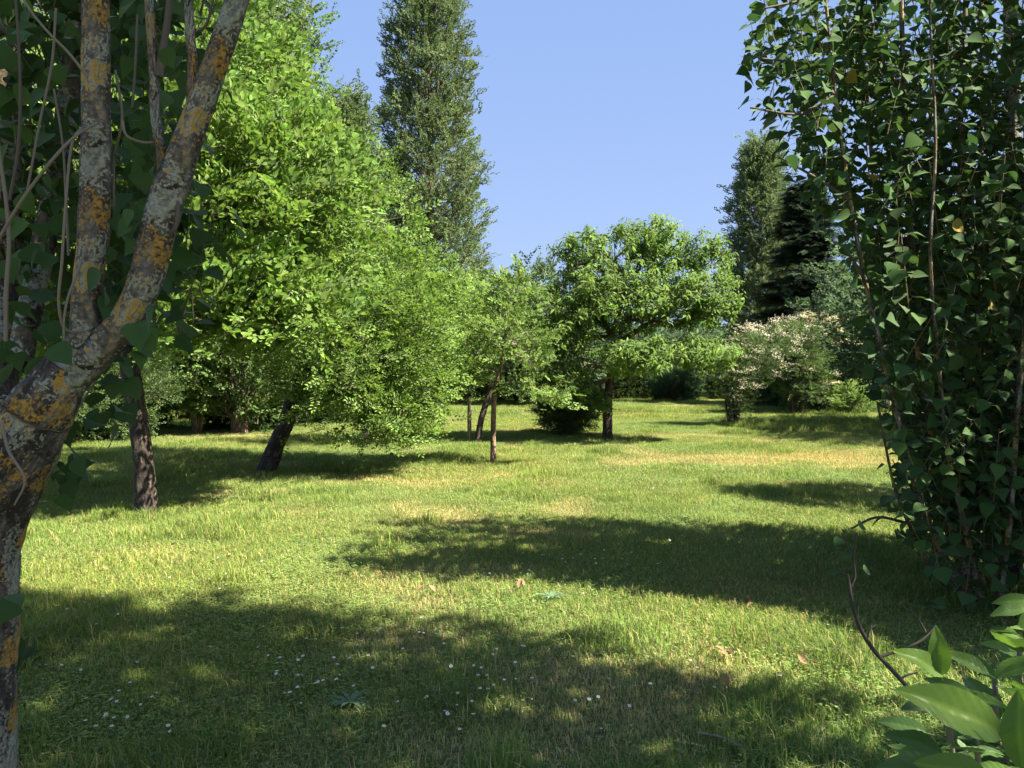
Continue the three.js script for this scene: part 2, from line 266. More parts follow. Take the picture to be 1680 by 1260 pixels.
// ---------------------------------------------------------------- trees
function inLobe(l, r, edge = 0.42) { let x, y, z, q; do { x = r() * 2 - 1; y = r() * 2 - 1; z = r() * 2 - 1; q = x * x + y * y + z * z; } while (q > 1 || q < 1e-3); const k = Math.pow(Math.sqrt(q), edge * 3 - 1) ; return V(l.c.x + x * k * l.r[0], l.c.y + y * k * l.r[1], l.c.z + z * k * l.r[2]); }
function growTree(o) {
  const r = rngOf(o.seed), base = V(o.trunk[0][0], o.trunk[0][1], o.trunk[0][2]), t = o.into ?? thing(o.name, o.label, o.category ?? 'tree', base, o.group), O = o.into ? V(0, 0, 0) : base;
  const local = (p) => [p[0] - O.x, p[1] - O.y, p[2] - O.z, p[3]];
  part(t, o.trunkName ?? 'trunk', stem(o.trunk.map(local), o.seg ?? 12, 0.055, o.seed, 8, o.flare ?? 0.22), o.bark ?? M.barkFruit);
  const nodes = [], n0 = o.trunk.length, curve = new THREE.CatmullRomCurve3(o.trunk.map((p) => V(p[0], p[1], p[2])), false, 'centripetal');
  for (let i = 0; i <= 10; i++) { const u = lerp(o.from ?? 0.6, 1, i / 10), k = Math.min(n0 - 2, Math.floor(u * (n0 - 1))); nodes.push({ p: curve.getPoint(u), parent: nodes.length - 1, w: 0, trunk: true, r: lerp(o.trunk[k][3], o.trunk[k + 1][3], u * (n0 - 1) - k) }); }
  const targets = [];
  for (const l of o.lobes) for (let k = 0; k < l.n; k++) { let p; for (let q = 0; q < 12; q++) { p = inLobe(l, r, l.edge); if (!targets.some((e) => e.p.distanceToSquared(p) < (o.gap ?? 0.16) ** 2)) break; } if (p.y < (o.minY ?? 0.3)) p.y = (o.minY ?? 0.3) + r() * 0.3; targets.push({ p, c: l.c }); }
  const top = nodes[nodes.length - 1].p; targets.sort((a, b) => a.p.distanceToSquared(top) - b.p.distanceToSquared(top));
  for (const tg of targets) {
    let best = -1, cost = 1e9;
    nodes.forEach((nd, i) => { const dd = nd.p.distanceTo(tg.p) + Math.max(0, nd.p.y - tg.p.y) * (o.up ?? 0.6); if (dd < cost) { cost = dd; best = i; } });
    const a = nodes[best].p, L = a.distanceTo(tg.p), steps = Math.max(2, Math.min(5, Math.ceil(L / 0.35))), mid = a.clone().lerp(tg.p, 0.5).add(V(gauss(r) * 0.12 * L, (o.arch ?? 0.12) * L, gauss(r) * 0.12 * L));
    let parent = best;
    for (let k = 1; k <= steps; k++) { const u = k / steps, p = a.clone().multiplyScalar((1 - u) ** 2).addScaledVector(mid, 2 * u * (1 - u)).addScaledVector(tg.p, u * u); nodes.push({ p, parent, w: 0 }); parent = nodes.length - 1; }
    tg.node = parent; for (let k = parent; k >= 0; k = nodes[k].parent) nodes[k].w++;
  }
  const S = new Soup(), rad = (nd) => Math.min(nd.trunk ? nd.r : o.limbMax ?? 0.09, (o.twigR ?? 0.006) * Math.pow(Math.max(1, nd.w), 0.5)), dark = o.twigColor ?? [0.085, 0.065, 0.048];
  nodes.forEach((nd) => { if (nd.trunk || nd.parent < 0) return; const a = nodes[nd.parent]; stick(S, a.p.clone().sub(O), nd.p.clone().sub(O), Math.min(rad(a), rad(nd) * 1.25), rad(nd), dark, nd.w > 8 ? 7 : 4); });
  part(t, o.branchName ?? 'branchwork', S.geo(), new THREE.MeshStandardMaterial({ vertexColors: true, roughness: 0.9 }), 'stuff');
  const sprigs = [];
  for (const tg of targets) {
    const nd = nodes[tg.node], a = nodes[nd.parent].p, grow = V().subVectors(nd.p, a).normalize(), tint = 1 + (r() - 0.5) * 0.3, k = Math.round((o.per ?? 16) * (0.5 + r())), out = V().subVectors(tg.p, tg.c).normalize();
    for (let j = 0; j < k; j++) {
      const R = o.clump ?? 0.32, run = r() < (o.along ?? 0.35), p = run ? a.clone().lerp(nd.p, r() * 1.25).add(V(gauss(r) * 0.1, gauss(r) * 0.08, gauss(r) * 0.1)) : tg.p.clone().add(V(gauss(r) * R, gauss(r) * R * (o.flat ?? 0.7), gauss(r) * R));
      if (p.y < 0.12 && !o.low) continue;
      const d = V(grow.x * 0.5 + out.x * 0.6 + gauss(r) * 0.8, grow.y * 0.4 + out.y * 0.3 + (o.rise ?? 0.25) + gauss(r) * 0.5, grow.z * 0.5 + out.z * 0.6 + gauss(r) * 0.8), u = V(gauss(r) * 0.9 + out.x * 0.7, 0.8 + gauss(r) * 0.4, gauss(r) * 0.9 + out.z * 0.7);
      sprigs.push([p.sub(O), d, u, (o.scale ?? 1) * (0.7 + 0.6 * r()), tint]);
    }
  }
  crownOf(t, o.crownName ?? 'crown', o.sprig, o.leafMat ?? M.leaf, sprigs, o.tint ?? 0.25, o.seed + 5);
  return { t, targets, O };
}
const path = (list, d) => { const q = px4(list, d); q[0][1] = groundY(q[0][0], q[0][2]) - 0.05; return q; };
const lobe = (px, py, d, rx, ry, rz, n, edge) => ({ c: at(px, py, d), r: [rx, ry, rz], n, edge });

// fruit trees of the orchard
growTree({ name: 'fruit_tree', label: 'leafy fruit tree with an upright straight trunk, beside the lichen-covered forked tree', seed: 101, group: 'fruit trees on the lawn',
  trunk: path([[238, 850, 34], [234, 770, 31], [226, 690, 30], [214, 610, 30], [206, 540, 26, 0.1], [215, 470, 20, 0.3]], 8.8), from: 0.72, sprig: SP.plum, seg: 16,
  lobes: [lobe(260, 300, 9.2, 1.7, 1.4, 1.6, 150), lobe(420, 340, 9.6, 1.35, 1.15, 1.4, 120), lobe(330, 490, 8.7, 1.0, 0.55, 1.1, 46), lobe(120, 420, 9.4, 1.1, 1.2, 1.4, 70), lobe(470, 500, 9.5, 0.8, 0.6, 1.0, 40), lobe(330, 130, 9.8, 1.3, 0.9, 1.3, 70)], per: 15, clump: 0.36, scale: 1.15, twigR: 0.0055, limbMax: 0.07, minY: 1.7 });
growTree({ name: 'fruit_tree', label: 'large leafy fruit tree with a strongly leaning dark trunk and boughs hanging to the grass', seed: 202, group: 'fruit trees on the lawn',
  trunk: path([[434, 778, 31], [450, 735, 27], [470, 690, 27], [486, 640, 28, 0.1], [508, 580, 24, 0.3], [530, 510, 18, 0.4]], 12.2), from: 0.6, sprig: SP.plumB, seg: 14,
  lobes: [lobe(520, 390, 12.6, 1.65, 1.5, 1.7, 150), lobe(585, 540, 12.2, 1.45, 1.1, 1.6, 130), lobe(665, 590, 12.4, 0.85, 1.05, 1.0, 70), lobe(640, 690, 12.0, 0.75, 0.4, 0.8, 34), lobe(500, 260, 13, 1.0, 0.9, 1.2, 66), lobe(540, 640, 11.8, 0.8, 0.5, 0.9, 30), lobe(690, 480, 13, 0.6, 0.6, 0.9, 34)], per: 16, clump: 0.36, twigR: 0.0055, limbMax: 0.075, minY: 0.45, up: 0.2 });
growTree({ name: 'fruit_tree', label: 'fruit tree with a short slim trunk behind the hanging boughs of the leaning tree', seed: 303, group: 'fruit trees on the lawn',
  trunk: path([[598, 726, 13], [599, 690, 11], [605, 640, 10], [620, 580, 8]], 16.4), from: 0.5, sprig: SP.plumB,
  lobes: [lobe(640, 520, 16.6, 1.5, 1.3, 1.5, 90), lobe(720, 570, 16.6, 0.9, 1.1, 1.1, 60), lobe(770, 520, 16.8, 0.5, 0.7, 0.8, 26)], per: 14, clump: 0.36, minY: 0.9 });
growTree({ name: 'fruit_tree', label: 'slender young fruit tree with a thin upright pale trunk in front of the wooden post', seed: 404, group: 'fruit trees on the lawn',
  trunk: path([[809, 765, 9.5], [809, 720, 8.5], [810, 670, 8.5], [812, 640, 8], [822, 600, 6], [830, 540, 4]], 13.2), from: 0.55, sprig: SP.young, bark: M.barkPale, flare: 0.2, twigColor: [0.2, 0.16, 0.12],
  lobes: [lobe(815, 545, 13.2, 0.62, 0.55, 0.7, 36, 0.5), lobe(872, 575, 13.1, 0.42, 0.3, 0.5, 16, 0.5), lobe(770, 600, 13.3, 0.42, 0.4, 0.5, 16, 0.5), lobe(860, 640, 13.1, 0.45, 0.22, 0.4, 10, 0.5), lobe(905, 655, 13.0, 0.3, 0.1, 0.2, 5, 0.5), lobe(840, 470, 13.3, 0.25, 0.35, 0.3, 9, 0.5)], per: 10, clump: 0.2, scale: 0.8, twigR: 0.005, limbMax: 0.03 });
growTree({ name: 'fruit_tree', label: 'small fruit tree with a slim dark trunk leaning beside the wooden post', seed: 505, group: 'fruit trees on the lawn',
  trunk: path([[783, 730, 11], [787, 700, 10], [794, 672, 10], [804, 640, 9], [806, 580, 7]], 16.8), from: 0.6, sprig: SP.young,
  lobes: [lobe(790, 530, 17, 0.9, 1.0, 1.0, 46), lobe(845, 480, 17, 0.4, 0.55, 0.5, 14), lobe(760, 470, 17.2, 0.4, 0.4, 0.5, 14)], per: 12, clump: 0.28, minY: 1.1 });
growTree({ name: 'cherry_tree', label: 'cherry tree with spreading layered branches and long drooping leaves on the open lawn', seed: 606, category: 'tree',
  trunk: path([[997, 726, 17], [997, 690, 15.5], [998, 650, 14.5], [1003, 610, 13], [1014, 560, 10, 0.1]], 17.4), from: 0.68, sprig: SP.cherry, arch: -0.05, rise: 0.9, flat: 0.6, up: 0.9,
  lobes: [lobe(1030, 480, 17.3, 1.9, 0.95, 1.7, 330, 0.55), lobe(915, 530, 17.0, 0.95, 0.85, 1.1, 110, 0.55), lobe(1150, 490, 17.2, 1.1, 0.7, 1.1, 110, 0.55), lobe(1065, 400, 17.5, 1.1, 0.65, 1.0, 100, 0.5), lobe(965, 420, 17.4, 0.8, 0.6, 0.8, 60, 0.5), lobe(1150, 420, 17.5, 0.75, 0.55, 0.7, 44, 0.5), lobe(1150, 580, 16.6, 0.9, 0.4, 0.8, 60, 0.5), lobe(920, 620, 17.0, 0.75, 0.6, 0.9, 60, 0.55), lobe(1040, 580, 16.2, 1.0, 0.45, 0.8, 70, 0.5), lobe(985, 665, 17.2, 0.25, 0.3, 0.25, 12, 0.5)], per: 4, clump: 0.12, along: 0.85, gap: 0.14, twigR: 0.006, limbMax: 0.07, minY: 0.75, scale: 1.0 });

// tall columnar poplars
function lombardy(label, px, d, yTop, widths, seed, geo, per = 17, name = 'lombardy_poplar') {
  const base = at(px, 0, d), H = EYE + (600 - yTop) / FOC * d, gy = groundY(base.x, base.z), r = rngOf(seed), t = thing(name, label, 'tree', V(base.x, gy, base.z), 'columnar poplars');
  part(t, 'trunk', stem([[0, -0.05, 0, 0.17], [0.03, H * 0.2, 0, 0.15], [0, H * 0.5, 0.04, 0.11], [0.02, H * 0.8, 0, 0.06], [0, H * 0.97, 0, 0.02]], 12, 0.1, seed, 8, 0.3), M.barkPale);
  const wide = (h) => { const u = clamp(h / H, 0, 1) * (widths.length - 1), k = Math.min(widths.length - 2, Math.floor(u)); return lerp(widths[k], widths[k + 1], u - k); };
  const S = new Soup(), sprigs = [], n = Math.round(H * 20);
  for (let k = 0; k < n; k++) {
    const h0 = H * (0.05 + 0.93 * (k + r()) / n), a = k * 2.399, R = wide(h0) * (0.55 + 0.55 * r()), lift = (0.9 + 0.9 * r()) * Math.min(1.6, wide(h0)), p0 = V(0, Math.max(0.4, h0 - lift), 0), p1 = V(Math.cos(a) * R * 0.8, h0 - lift * 0.45, Math.sin(a) * R * 0.8), p2 = V(Math.cos(a) * R, Math.min(H, h0 + 0.3), Math.sin(a) * R);
    stick(S, p0, p1, 0.03, 0.02, [0.13, 0.10, 0.075], 4); stick(S, p1, p2, 0.02, 0.008, [0.13, 0.10, 0.075], 4);
    const tint = 1 + (r() - 0.5) * 0.35, m = Math.round(per * (0.4 + 1.1 * r()));
    const heart = p1.clone().lerp(p2, 0.3 + 0.6 * r());
    for (let j = 0; j < m; j++) { const u = r(), p = (u < 0.7 ? heart.clone().add(V(gauss(r) * 0.42, gauss(r) * 0.42, gauss(r) * 0.42)) : u < 0.85 ? p0.clone().lerp(p1, r()) : p1.clone().lerp(p2, r())).add(V(gauss(r) * 0.12, gauss(r) * 0.15, gauss(r) * 0.12)); if (p.y < 0.2) continue; sprigs.push([p, V(Math.cos(a) * 0.6 + gauss(r) * 0.9, 0.5 + gauss(r) * 0.7, Math.sin(a) * 0.6 + gauss(r) * 0.9), V(Math.cos(a) + gauss(r), 0.4, Math.sin(a) + gauss(r)), 0.7 + 0.5 * r(), tint]); }
  }
  part(t, 'branchwork', S.geo(), new THREE.MeshStandardMaterial({ vertexColors: true, roughness: 0.9 }), 'stuff');
  crownOf(t, 'crown', geo, M.leaf, sprigs, 0.3, seed + 3); return t;
}
lombardy('tall columnar poplar standing alone against the open sky behind the fruit trees', 706, 34, -45, [1.2, 2.0, 2.35, 2.35, 2.2, 2.05, 1.85, 1.45, 0.5], 701, SP.poplarFar, 30);
lombardy('shorter columnar poplar between the lone tall poplar and the thick-trunked poplar', 572, 31, 160, [1.1, 1.5, 1.6, 1.5, 1.2, 0.9, 0.35], 702, SP.poplarFar, 26);
lombardy('sunlit green columnar poplar rising above the upright fruit tree, with a thick pale trunk', 393, 19.6, -260, [0.25, 1.3, 1.8, 2.1, 2.1, 2.0, 1.8, 1.3, 0.4], 703, SP.broadleafSunlit, 22);
lombardy('sunlit green columnar poplar half hidden behind the lichen-covered forked tree', 120, 21, -240, [0.8, 1.4, 1.7, 1.9, 1.9, 1.7, 1.1, 0.4], 704, SP.broadleafSunlit, 13);
lombardy('dark columnar poplar beside the spruce beyond the flowering bushes', 1246, 40, 232, [1.3, 1.6, 1.7, 1.6, 1.45, 1.1, 0.4], 705, SP.poplarFar, 28);

// dark spruce on the right
{
  const d = 33, b = at(1318, 0, d), gy = groundY(b.x, b.z), H = 9.6, r = rngOf(801), t = thing('spruce_tree', 'dark dense spruce beyond the flowering bushes', 'tree', V(b.x, gy, b.z));
  part(t, 'trunk', stem([[0, -0.05, 0, 0.24], [0, H * 0.5, 0, 0.14], [0, H, 0, 0.02]], 10, 0.06, 3, 6, 0.3), M.barkFruit);
  const S = new Soup(), sp = [];
  for (let k = 0; k < 560; k++) {
    const u = Math.pow(r(), 0.85), h = 0.4 + (H - 0.6) * u, R = (2.55 * Math.pow(1 - u, 0.75) + 0.15) * (0.7 + 0.4 * r()), a = r() * 6.283, p0 = V(0, h, 0), e = V(Math.cos(a) * R, h - 0.18 * R + 0.1, Math.sin(a) * R);
    stick(S, p0, e, 0.02, 0.005, [0.07, 0.05, 0.035], 4);
    for (let j = 0; j < 7; j++) { const q = 0.25 + 0.75 * (j + r()) / 7; sp.push([p0.clone().lerp(e, q).add(V(gauss(r) * 0.12, gauss(r) * 0.1, gauss(r) * 0.12)), V(Math.cos(a) + gauss(r) * 0.7, -0.12 + gauss(r) * 0.25, Math.sin(a) + gauss(r) * 0.7), V(gauss(r) * 0.3, 1, gauss(r) * 0.3), 0.8 + 0.5 * r()]); }
  }
  part(t, 'branchwork', S.geo(), new THREE.MeshStandardMaterial({ vertexColors: true, roughness: 0.9 }), 'stuff');
  crownOf(t, 'crown', SP.conifer, M.needle, sp, 0.3, 5);
}

// ---------------------------------------------------------------- shrubs, hedge and background trees
function shrub({ name = 'shrub', label, category = 'shrub', group, px, py, d, r: [rx, ry, rz], cy, n, seed, sprig: g, mat = M.leaf, stems = 6, per = 9, clump = 0.22, scale = 1, low = true, bark: bk = M.barkFine, stemR = 0.03, rise = 0.3, edge = 0.5, fx = null, minY = 0.08, lobes }) {
  const b = at(px, 0, d), gy = groundY(b.x, b.z), t = thing(name, label, category, V(b.x, gy, b.z), group), r = rngOf(seed), c = V(0, cy, 0), S = new Soup(), sp = [];
  const L = lobes ?? [{ c, r: [rx, ry, rz], n }], tg = [];
  for (const l of L) for (let k = 0; k < l.n; k++) { const p = inLobe(l, r, edge); if (p.y < minY) p.y = minY + r() * 0.2; tg.push([p, l.c]); }
  const bases = []; for (let k = 0; k < stems; k++) { const a = k / stems * 6.283 + r(), q = stemR * 3 * r(); bases.push([V(Math.cos(a) * q, -0.05, Math.sin(a) * q), V(Math.cos(a) * rx * 0.4, cy * 0.8, Math.sin(a) * rz * 0.4)]); }
  for (const [o, e] of bases) { part(t, 'stem', stem([[o.x, o.y, o.z, stemR], [o.x * 1.5 + e.x * 0.2, e.y * 0.45, o.z * 1.5 + e.z * 0.2, stemR * 0.75], [e.x, e.y, e.z, stemR * 0.45]], 7, 0.1, seed, 4, 0.2), bk); }
  for (const [p, cc] of tg) {
    let q = bases[0][1], m = 1e9; for (const [, e] of bases) { const k = e.distanceTo(p); if (k < m) { m = k; q = e; } }
    stick(S, q, p, 0.009, 0.003, [0.09, 0.07, 0.05], 3);
    const tint = 1 + (r() - 0.5) * 0.3, out = V().subVectors(p, cc).normalize();
    for (let j = 0; j < per * 1.6; j++) { const s = p.clone().add(V(gauss(r) * clump, gauss(r) * clump * 0.8, gauss(r) * clump)); if (s.y < 0.03) s.y = 0.03 + 0.1 * r(); sp.push([s, V(out.x * 0.8 + gauss(r) * 0.7, out.y * 0.6 + rise + gauss(r) * 0.5, out.z * 0.8 + gauss(r) * 0.7), V(gauss(r) * 0.9 + out.x, 0.7 + gauss(r) * 0.4, gauss(r) * 0.9 + out.z), scale * (0.7 + 0.5 * r()), tint]); }
  }
  part(t, 'branchwork', S.geo(), new THREE.MeshStandardMaterial({ vertexColors: true, roughness: 0.9 }), 'stuff');
  crownOf(t, 'foliage', g, mat, sp, 0.3, seed + 1);
  if (fx) fx(t, tg, r);
  return t;
}
const blossom = (seed, color, n, R, s) => { const S = new Soup(), r = rngOf(seed); for (let k = 0; k < n; k++) { const o = V(gauss(r) * R, gauss(r) * R * 0.5, gauss(r) * R), c = jitter(color, r, 0.15); for (let j = 0; j < 4; j++) { const a = j * 1.57 + r(); leaf(S, o, V(Math.cos(a), 0.5, Math.sin(a)), V(gauss(r) * 0.4, 1, 0.3), s, s * 0.9, 'simple', c, 0.1, 0.1); } } return S.geo(); };
const creamy = blossom(31, [0.72, 0.66, 0.42], 30, 0.11, 0.026), whitish = blossom(33, [0.62, 0.58, 0.42], 12, 0.1, 0.02);
const flowering = (geo, share, per, up) => (t, tg, r) => { const sp = []; for (const [p, c] of tg) if (r() < share && p.y > c.y + up) { const o = V().subVectors(p, c).normalize().multiplyScalar(0.32); for (let j = 0; j < per; j++) sp.push([p.clone().add(o).add(V(gauss(r) * 0.2, 0.1 + gauss(r) * 0.12, gauss(r) * 0.2)), V(gauss(r) * 0.3, 1, gauss(r) * 0.3), V(0, 0, 1), 0.8 + 0.5 * r()]); } if (sp.length) crownOf(t, 'blossom', geo, M.petal, sp, 0.15, 4); };

shrub({ name: 'round_bush', label: 'compact dark leafy bush on the lawn just behind the cherry tree', category: 'bush', px: 932, d: 18.8, r: [0.75, 0.85, 0.75], cy: 0.85, n: 260, seed: 901, sprig: SP.shrub, per: 10, clump: 0.16, scale: 0.75 });
shrub({ name: 'blossoming_shrub', label: 'small wide-topped shrub with pale withered blossom and a stout ragged brown trunk', category: 'shrub', px: 1205, d: 21.8, r: [0.95, 0.9, 0.9], cy: 1.9, n: 110, seed: 902, sprig: SP.shrub, per: 6, clump: 0.22, scale: 0.75, stems: 7, stemR: 0.055, bark: M.barkFruit, lobes: [{ c: V(-0.05, 1.6, 0), r: [0.8, 0.6, 0.8], n: 60 }, { c: V(0.75, 2.1, 0), r: [0.7, 0.7, 0.7], n: 55 }, { c: V(0.05, 0.75, 0), r: [0.3, 0.5, 0.3], n: 22 }], fx: flowering(whitish, 0.6, 4, -0.4) });
shrub({ name: 'flowering_bush', label: 'big many-stemmed bush with white flower clusters on its upper side', category: 'bush', px: 1306, d: 27, r: [1.3, 1.3, 1.3], cy: 2.0, n: 170, seed: 903, sprig: SP.shrub, per: 10, clump: 0.26, stems: 9, stemR: 0.05, lobes: [{ c: V(-0.3, 2.1, 0), r: [1.2, 1.15, 1.1], n: 120 }, { c: V(0.2, 1.2, 0), r: [0.9, 0.8, 0.9], n: 60 }], fx: flowering(whitish, 0.5, 6, 0.0) });
shrub({ name: 'flowering_bush', label: 'dark elder-like bush with creamy flat flower heads beside the spruce', category: 'bush', px: 1372, d: 28.5, r: [1.6, 1.5, 1.4], cy: 2.1, n: 240, seed: 904, sprig: SP.evergreen, per: 9, clump: 0.3, stems: 7, stemR: 0.05, lobes: [{ c: V(-0.1, 2.2, 0), r: [1.5, 1.3, 1.3], n: 170 }, { c: V(0, 0.9, 0), r: [1.6, 0.8, 1.2], n: 90 }], fx: flowering(creamy, 0.7, 9, 0.0) });
shrub({ name: 'low_bush', label: 'low pale green bush at the foot of the creamy flowering bush', category: 'bush', px: 1402, d: 26, r: [0.7, 0.5, 0.6], cy: 0.55, n: 60, seed: 905, sprig: SP.young, per: 8, clump: 0.18, scale: 0.8 });
shrub({ name: 'round_bush', label: 'dark rounded clipped bush between the flowering bush and the hedge', category: 'bush', px: 1276, d: 31, r: [0.75, 0.75, 0.75], cy: 0.7, n: 130, seed: 906, sprig: SP.evergreen, per: 9, clump: 0.16, scale: 0.7 });
shrub({ name: 'round_bush', label: 'dark rounded evergreen bush standing against the far hedge', category: 'bush', px: 1108, d: 36.5, r: [1.3, 0.85, 0.9], cy: 0.8, n: 190, seed: 907, sprig: SP.evergreen, per: 9, clump: 0.22, scale: 0.8 });
shrub({ name: 'feathery_shrub', label: 'pale feathery shrub far behind the young fruit tree', category: 'shrub', px: 846, d: 36, r: [1.4, 1.0, 1.1], cy: 0.95, n: 150, seed: 908, sprig: SP.shrub, per: 9, clump: 0.26, scale: 1.1, rise: 0.9 });
{ // far hedge
  const r = rngOf(911), c = at(985, 0, 39), t = thing('clipped_hedge', 'long clipped hedge closing the far end of the lawn', 'hedge', V(c.x, groundY(c.x, c.z), c.z)), W = 20, H = 1.45, D = 1.1, S = new Soup(), sp = [];
  for (let k = 0; k < 46; k++) { const x = (k / 45 - 0.5) * W; stick(S, V(x, -0.05, gauss(r) * 0.2), V(x + gauss(r) * 0.3, H * 0.8, gauss(r) * 0.3), 0.025, 0.01, [0.08, 0.06, 0.045], 5); }
  for (let k = 0; k < 14000; k++) { const f = r(), x = (r() - 0.5) * W, y = f < 0.55 ? 0.05 + r() * (H - 0.1) : H + gauss(r) * 0.05, z = f < 0.55 ? (r() < 0.8 ? D / 2 : -D / 2) + gauss(r) * 0.1 : (r() - 0.5) * D, w = 0.06 * Math.sin(x * 2.1) + 0.05 * Math.sin(x * 5.3); sp.push([V(x, y + (y > 1 ? w : 0), z), V(gauss(r) * 0.5, f < 0.55 ? 0.5 + gauss(r) * 0.4 : 1, (f < 0.55 ? Math.sign(z) : 0) + gauss(r) * 0.5), V(gauss(r), 1, gauss(r)), 0.85 + 0.4 * r()]); }
  for (let k = 0; k < 5000; k++) sp.push([V((r() - 0.5) * W, 0.1 + r() * (H - 0.2), (r() - 0.5) * D), V(gauss(r), 1, gauss(r)), V(gauss(r), 0.3, 1), 1.1]);
  part(t, 'branchwork', S.geo(), new THREE.MeshStandardMaterial({ vertexColors: true, roughness: 0.9 }), 'stuff'); crownOf(t, 'foliage', SP.hedge, M.leaf, sp, 0.35, 6);
}
// left boundary: bushes behind the orchard
shrub({ name: 'boundary_bush', label: 'ragged bush with bare lower stems on dry grass beside the thick pale poplar trunk', category: 'bush', group: 'bushes along the lawn edge', px: 322, d: 19.2, r: [0.9, 1.1, 0.8], cy: 1.6, n: 110, seed: 921, sprig: SP.young, per: 9, clump: 0.22, stems: 9, stemR: 0.035, bark: M.barkPale, minY: 0.5 });
shrub({ name: 'boundary_bush', label: 'wide dark brownish bush at the lawn edge left of the upright fruit trunk', category: 'bush', group: 'bushes along the lawn edge', px: 175, d: 17.5, r: [1.5, 1.3, 1.0], cy: 1.2, n: 170, seed: 922, sprig: SP.shrub, per: 9, clump: 0.26 });
shrub({ name: 'boundary_bush', label: 'broad leafy bush between the upright fruit trunk and the ragged bush', category: 'bush', group: 'bushes along the lawn edge', px: 268, d: 20.5, r: [1.2, 1.5, 1.0], cy: 1.6, n: 170, seed: 923, sprig: SP.shrub, per: 9, clump: 0.28 });
shrub({ name: 'laurel_bush', label: 'deep green laurel bush right beside the thick pale poplar trunk', category: 'bush', group: 'bushes along the lawn edge', px: 440, d: 21, r: [1.0, 1.1, 0.9], cy: 1.0, n: 150, seed: 924, sprig: SP.evergreen, mat: M.glossy, per: 10, clump: 0.24 });
shrub({ name: 'laurel_bush', label: 'deep green laurel bush behind the leaning fruit trunk', category: 'bush', group: 'bushes along the lawn edge', px: 540, d: 23, r: [1.5, 1.3, 1.0], cy: 1.2, n: 190, seed: 925, sprig: SP.evergreen, mat: M.glossy, per: 9, clump: 0.28 });
shrub({ name: 'laurel_bush', label: 'deep green laurel bush behind the mostly hidden fruit tree', category: 'bush', group: 'bushes along the lawn edge', px: 655, d: 27, r: [1.9, 1.5, 1.1], cy: 1.4, n: 210, seed: 926, sprig: SP.evergreen, mat: M.glossy, per: 9, clump: 0.32 });
shrub({ name: 'laurel_bush', label: 'low laurel bush between the ragged bush and the thick pale poplar trunk', category: 'bush', group: 'bushes along the lawn edge', px: 360, d: 20.6, r: [0.7, 0.7, 0.6], cy: 0.6, n: 80, seed: 927, sprig: SP.evergreen, mat: M.glossy, per: 8, clump: 0.2 });
shrub({ name: 'boundary_bush', label: 'tall shaded bush at the lawn edge behind the lichen-covered forked tree', category: 'bush', group: 'bushes along the lawn edge', px: 40, d: 16, r: [1.6, 1.6, 1.1], cy: 1.4, n: 170, seed: 928, sprig: SP.shrub, per: 9, clump: 0.3 });
// trees farther off
function backTree(label, px, d, H, w, seed, n = 130, geo = SP.far, name = 'background_tree') {
  const b = at(px, 0, d), gy = groundY(b.x, b.z); return growTree({ name, label, seed, group: 'trees beyond the lawn', trunk: [[b.x, gy - 0.05, b.z, 0.2], [b.x + 0.1, gy + H * 0.25, b.z, 0.15], [b.x, gy + H * 0.55, b.z, 0.09]], from: 0.4, sprig: geo, per: 12, clump: 0.6, gap: 0.35, twigR: 0.012, limbMax: 0.12, minY: 0.6,
    lobes: [{ c: V(b.x, H * 0.55, b.z), r: [w, H * 0.44, w], n: Math.round(n * 0.6) }, { c: V(b.x - w * 0.4, H * 0.42, b.z + 0.4), r: [w * 0.8, H * 0.32, w * 0.8], n: Math.round(n * 0.25) }, { c: V(b.x + w * 0.45, H * 0.4, b.z), r: [w * 0.8, H * 0.3, w * 0.8], n: Math.round(n * 0.25) }] });
}
backTree('dark bushy tree filling the gap behind the cherry tree', 905, 33, 5.9, 2.2, 941, 170);
backTree('leafy tree at the foot of the lone tall poplar', 772, 37, 6.2, 1.9, 942, 140, SP.broadleafSunlit);
const yonder = [[1060, 60, 5.0, 'seen right under the cherry branches'], [1195, 62, 6.4, 'between the cherry tree and the dark poplar'], [960, 66, 6.6, 'behind the dark bushy tree'], [840, 64, 5.4, 'beyond the feathery shrub'], [1005, 58, 4.6, 'behind the cherry trunk'], [1125, 58, 5.2, 'behind the dark bush that stands against the hedge'], [900, 70, 6.0, 'behind the compact dark bush'], [1260, 60, 6.0, 'behind the dark columnar poplar']];
yonder.forEach(([x, d, h, w], k) => backTree('distant leafy tree beyond the hedge, ' + w, x, d, h, 3.6, 943 + k * 3, 230, SP.far, 'distant_tree'));
backTree('broad tree behind the laurel bushes', 640, 36, 6.5, 3.2, 947, 160);
backTree('tall tree behind the upright fruit tree', 250, 27, 8.5, 3.4, 948, 190, SP.broadleafSunlit);
backTree('tall tree behind the lichen-covered forked tree', 20, 25, 9, 3.6, 949, 190, SP.broadleafSunlit);
backTree('tree behind the thick-trunked columnar poplar', 470, 30, 8, 3, 950, 160, SP.broadleafSunlit);
backTree('tree seen through the leaves of the many-stemmed poplar', 1560, 21, 6.0, 2.6, 951, 150);
backTree('tree beyond the right edge of the lawn, behind the many-stemmed poplar', 1720, 17, 6.5, 2.4, 952, 150);
backTree('tree behind the elder-like bush', 1450, 30, 7, 3, 953, 150);

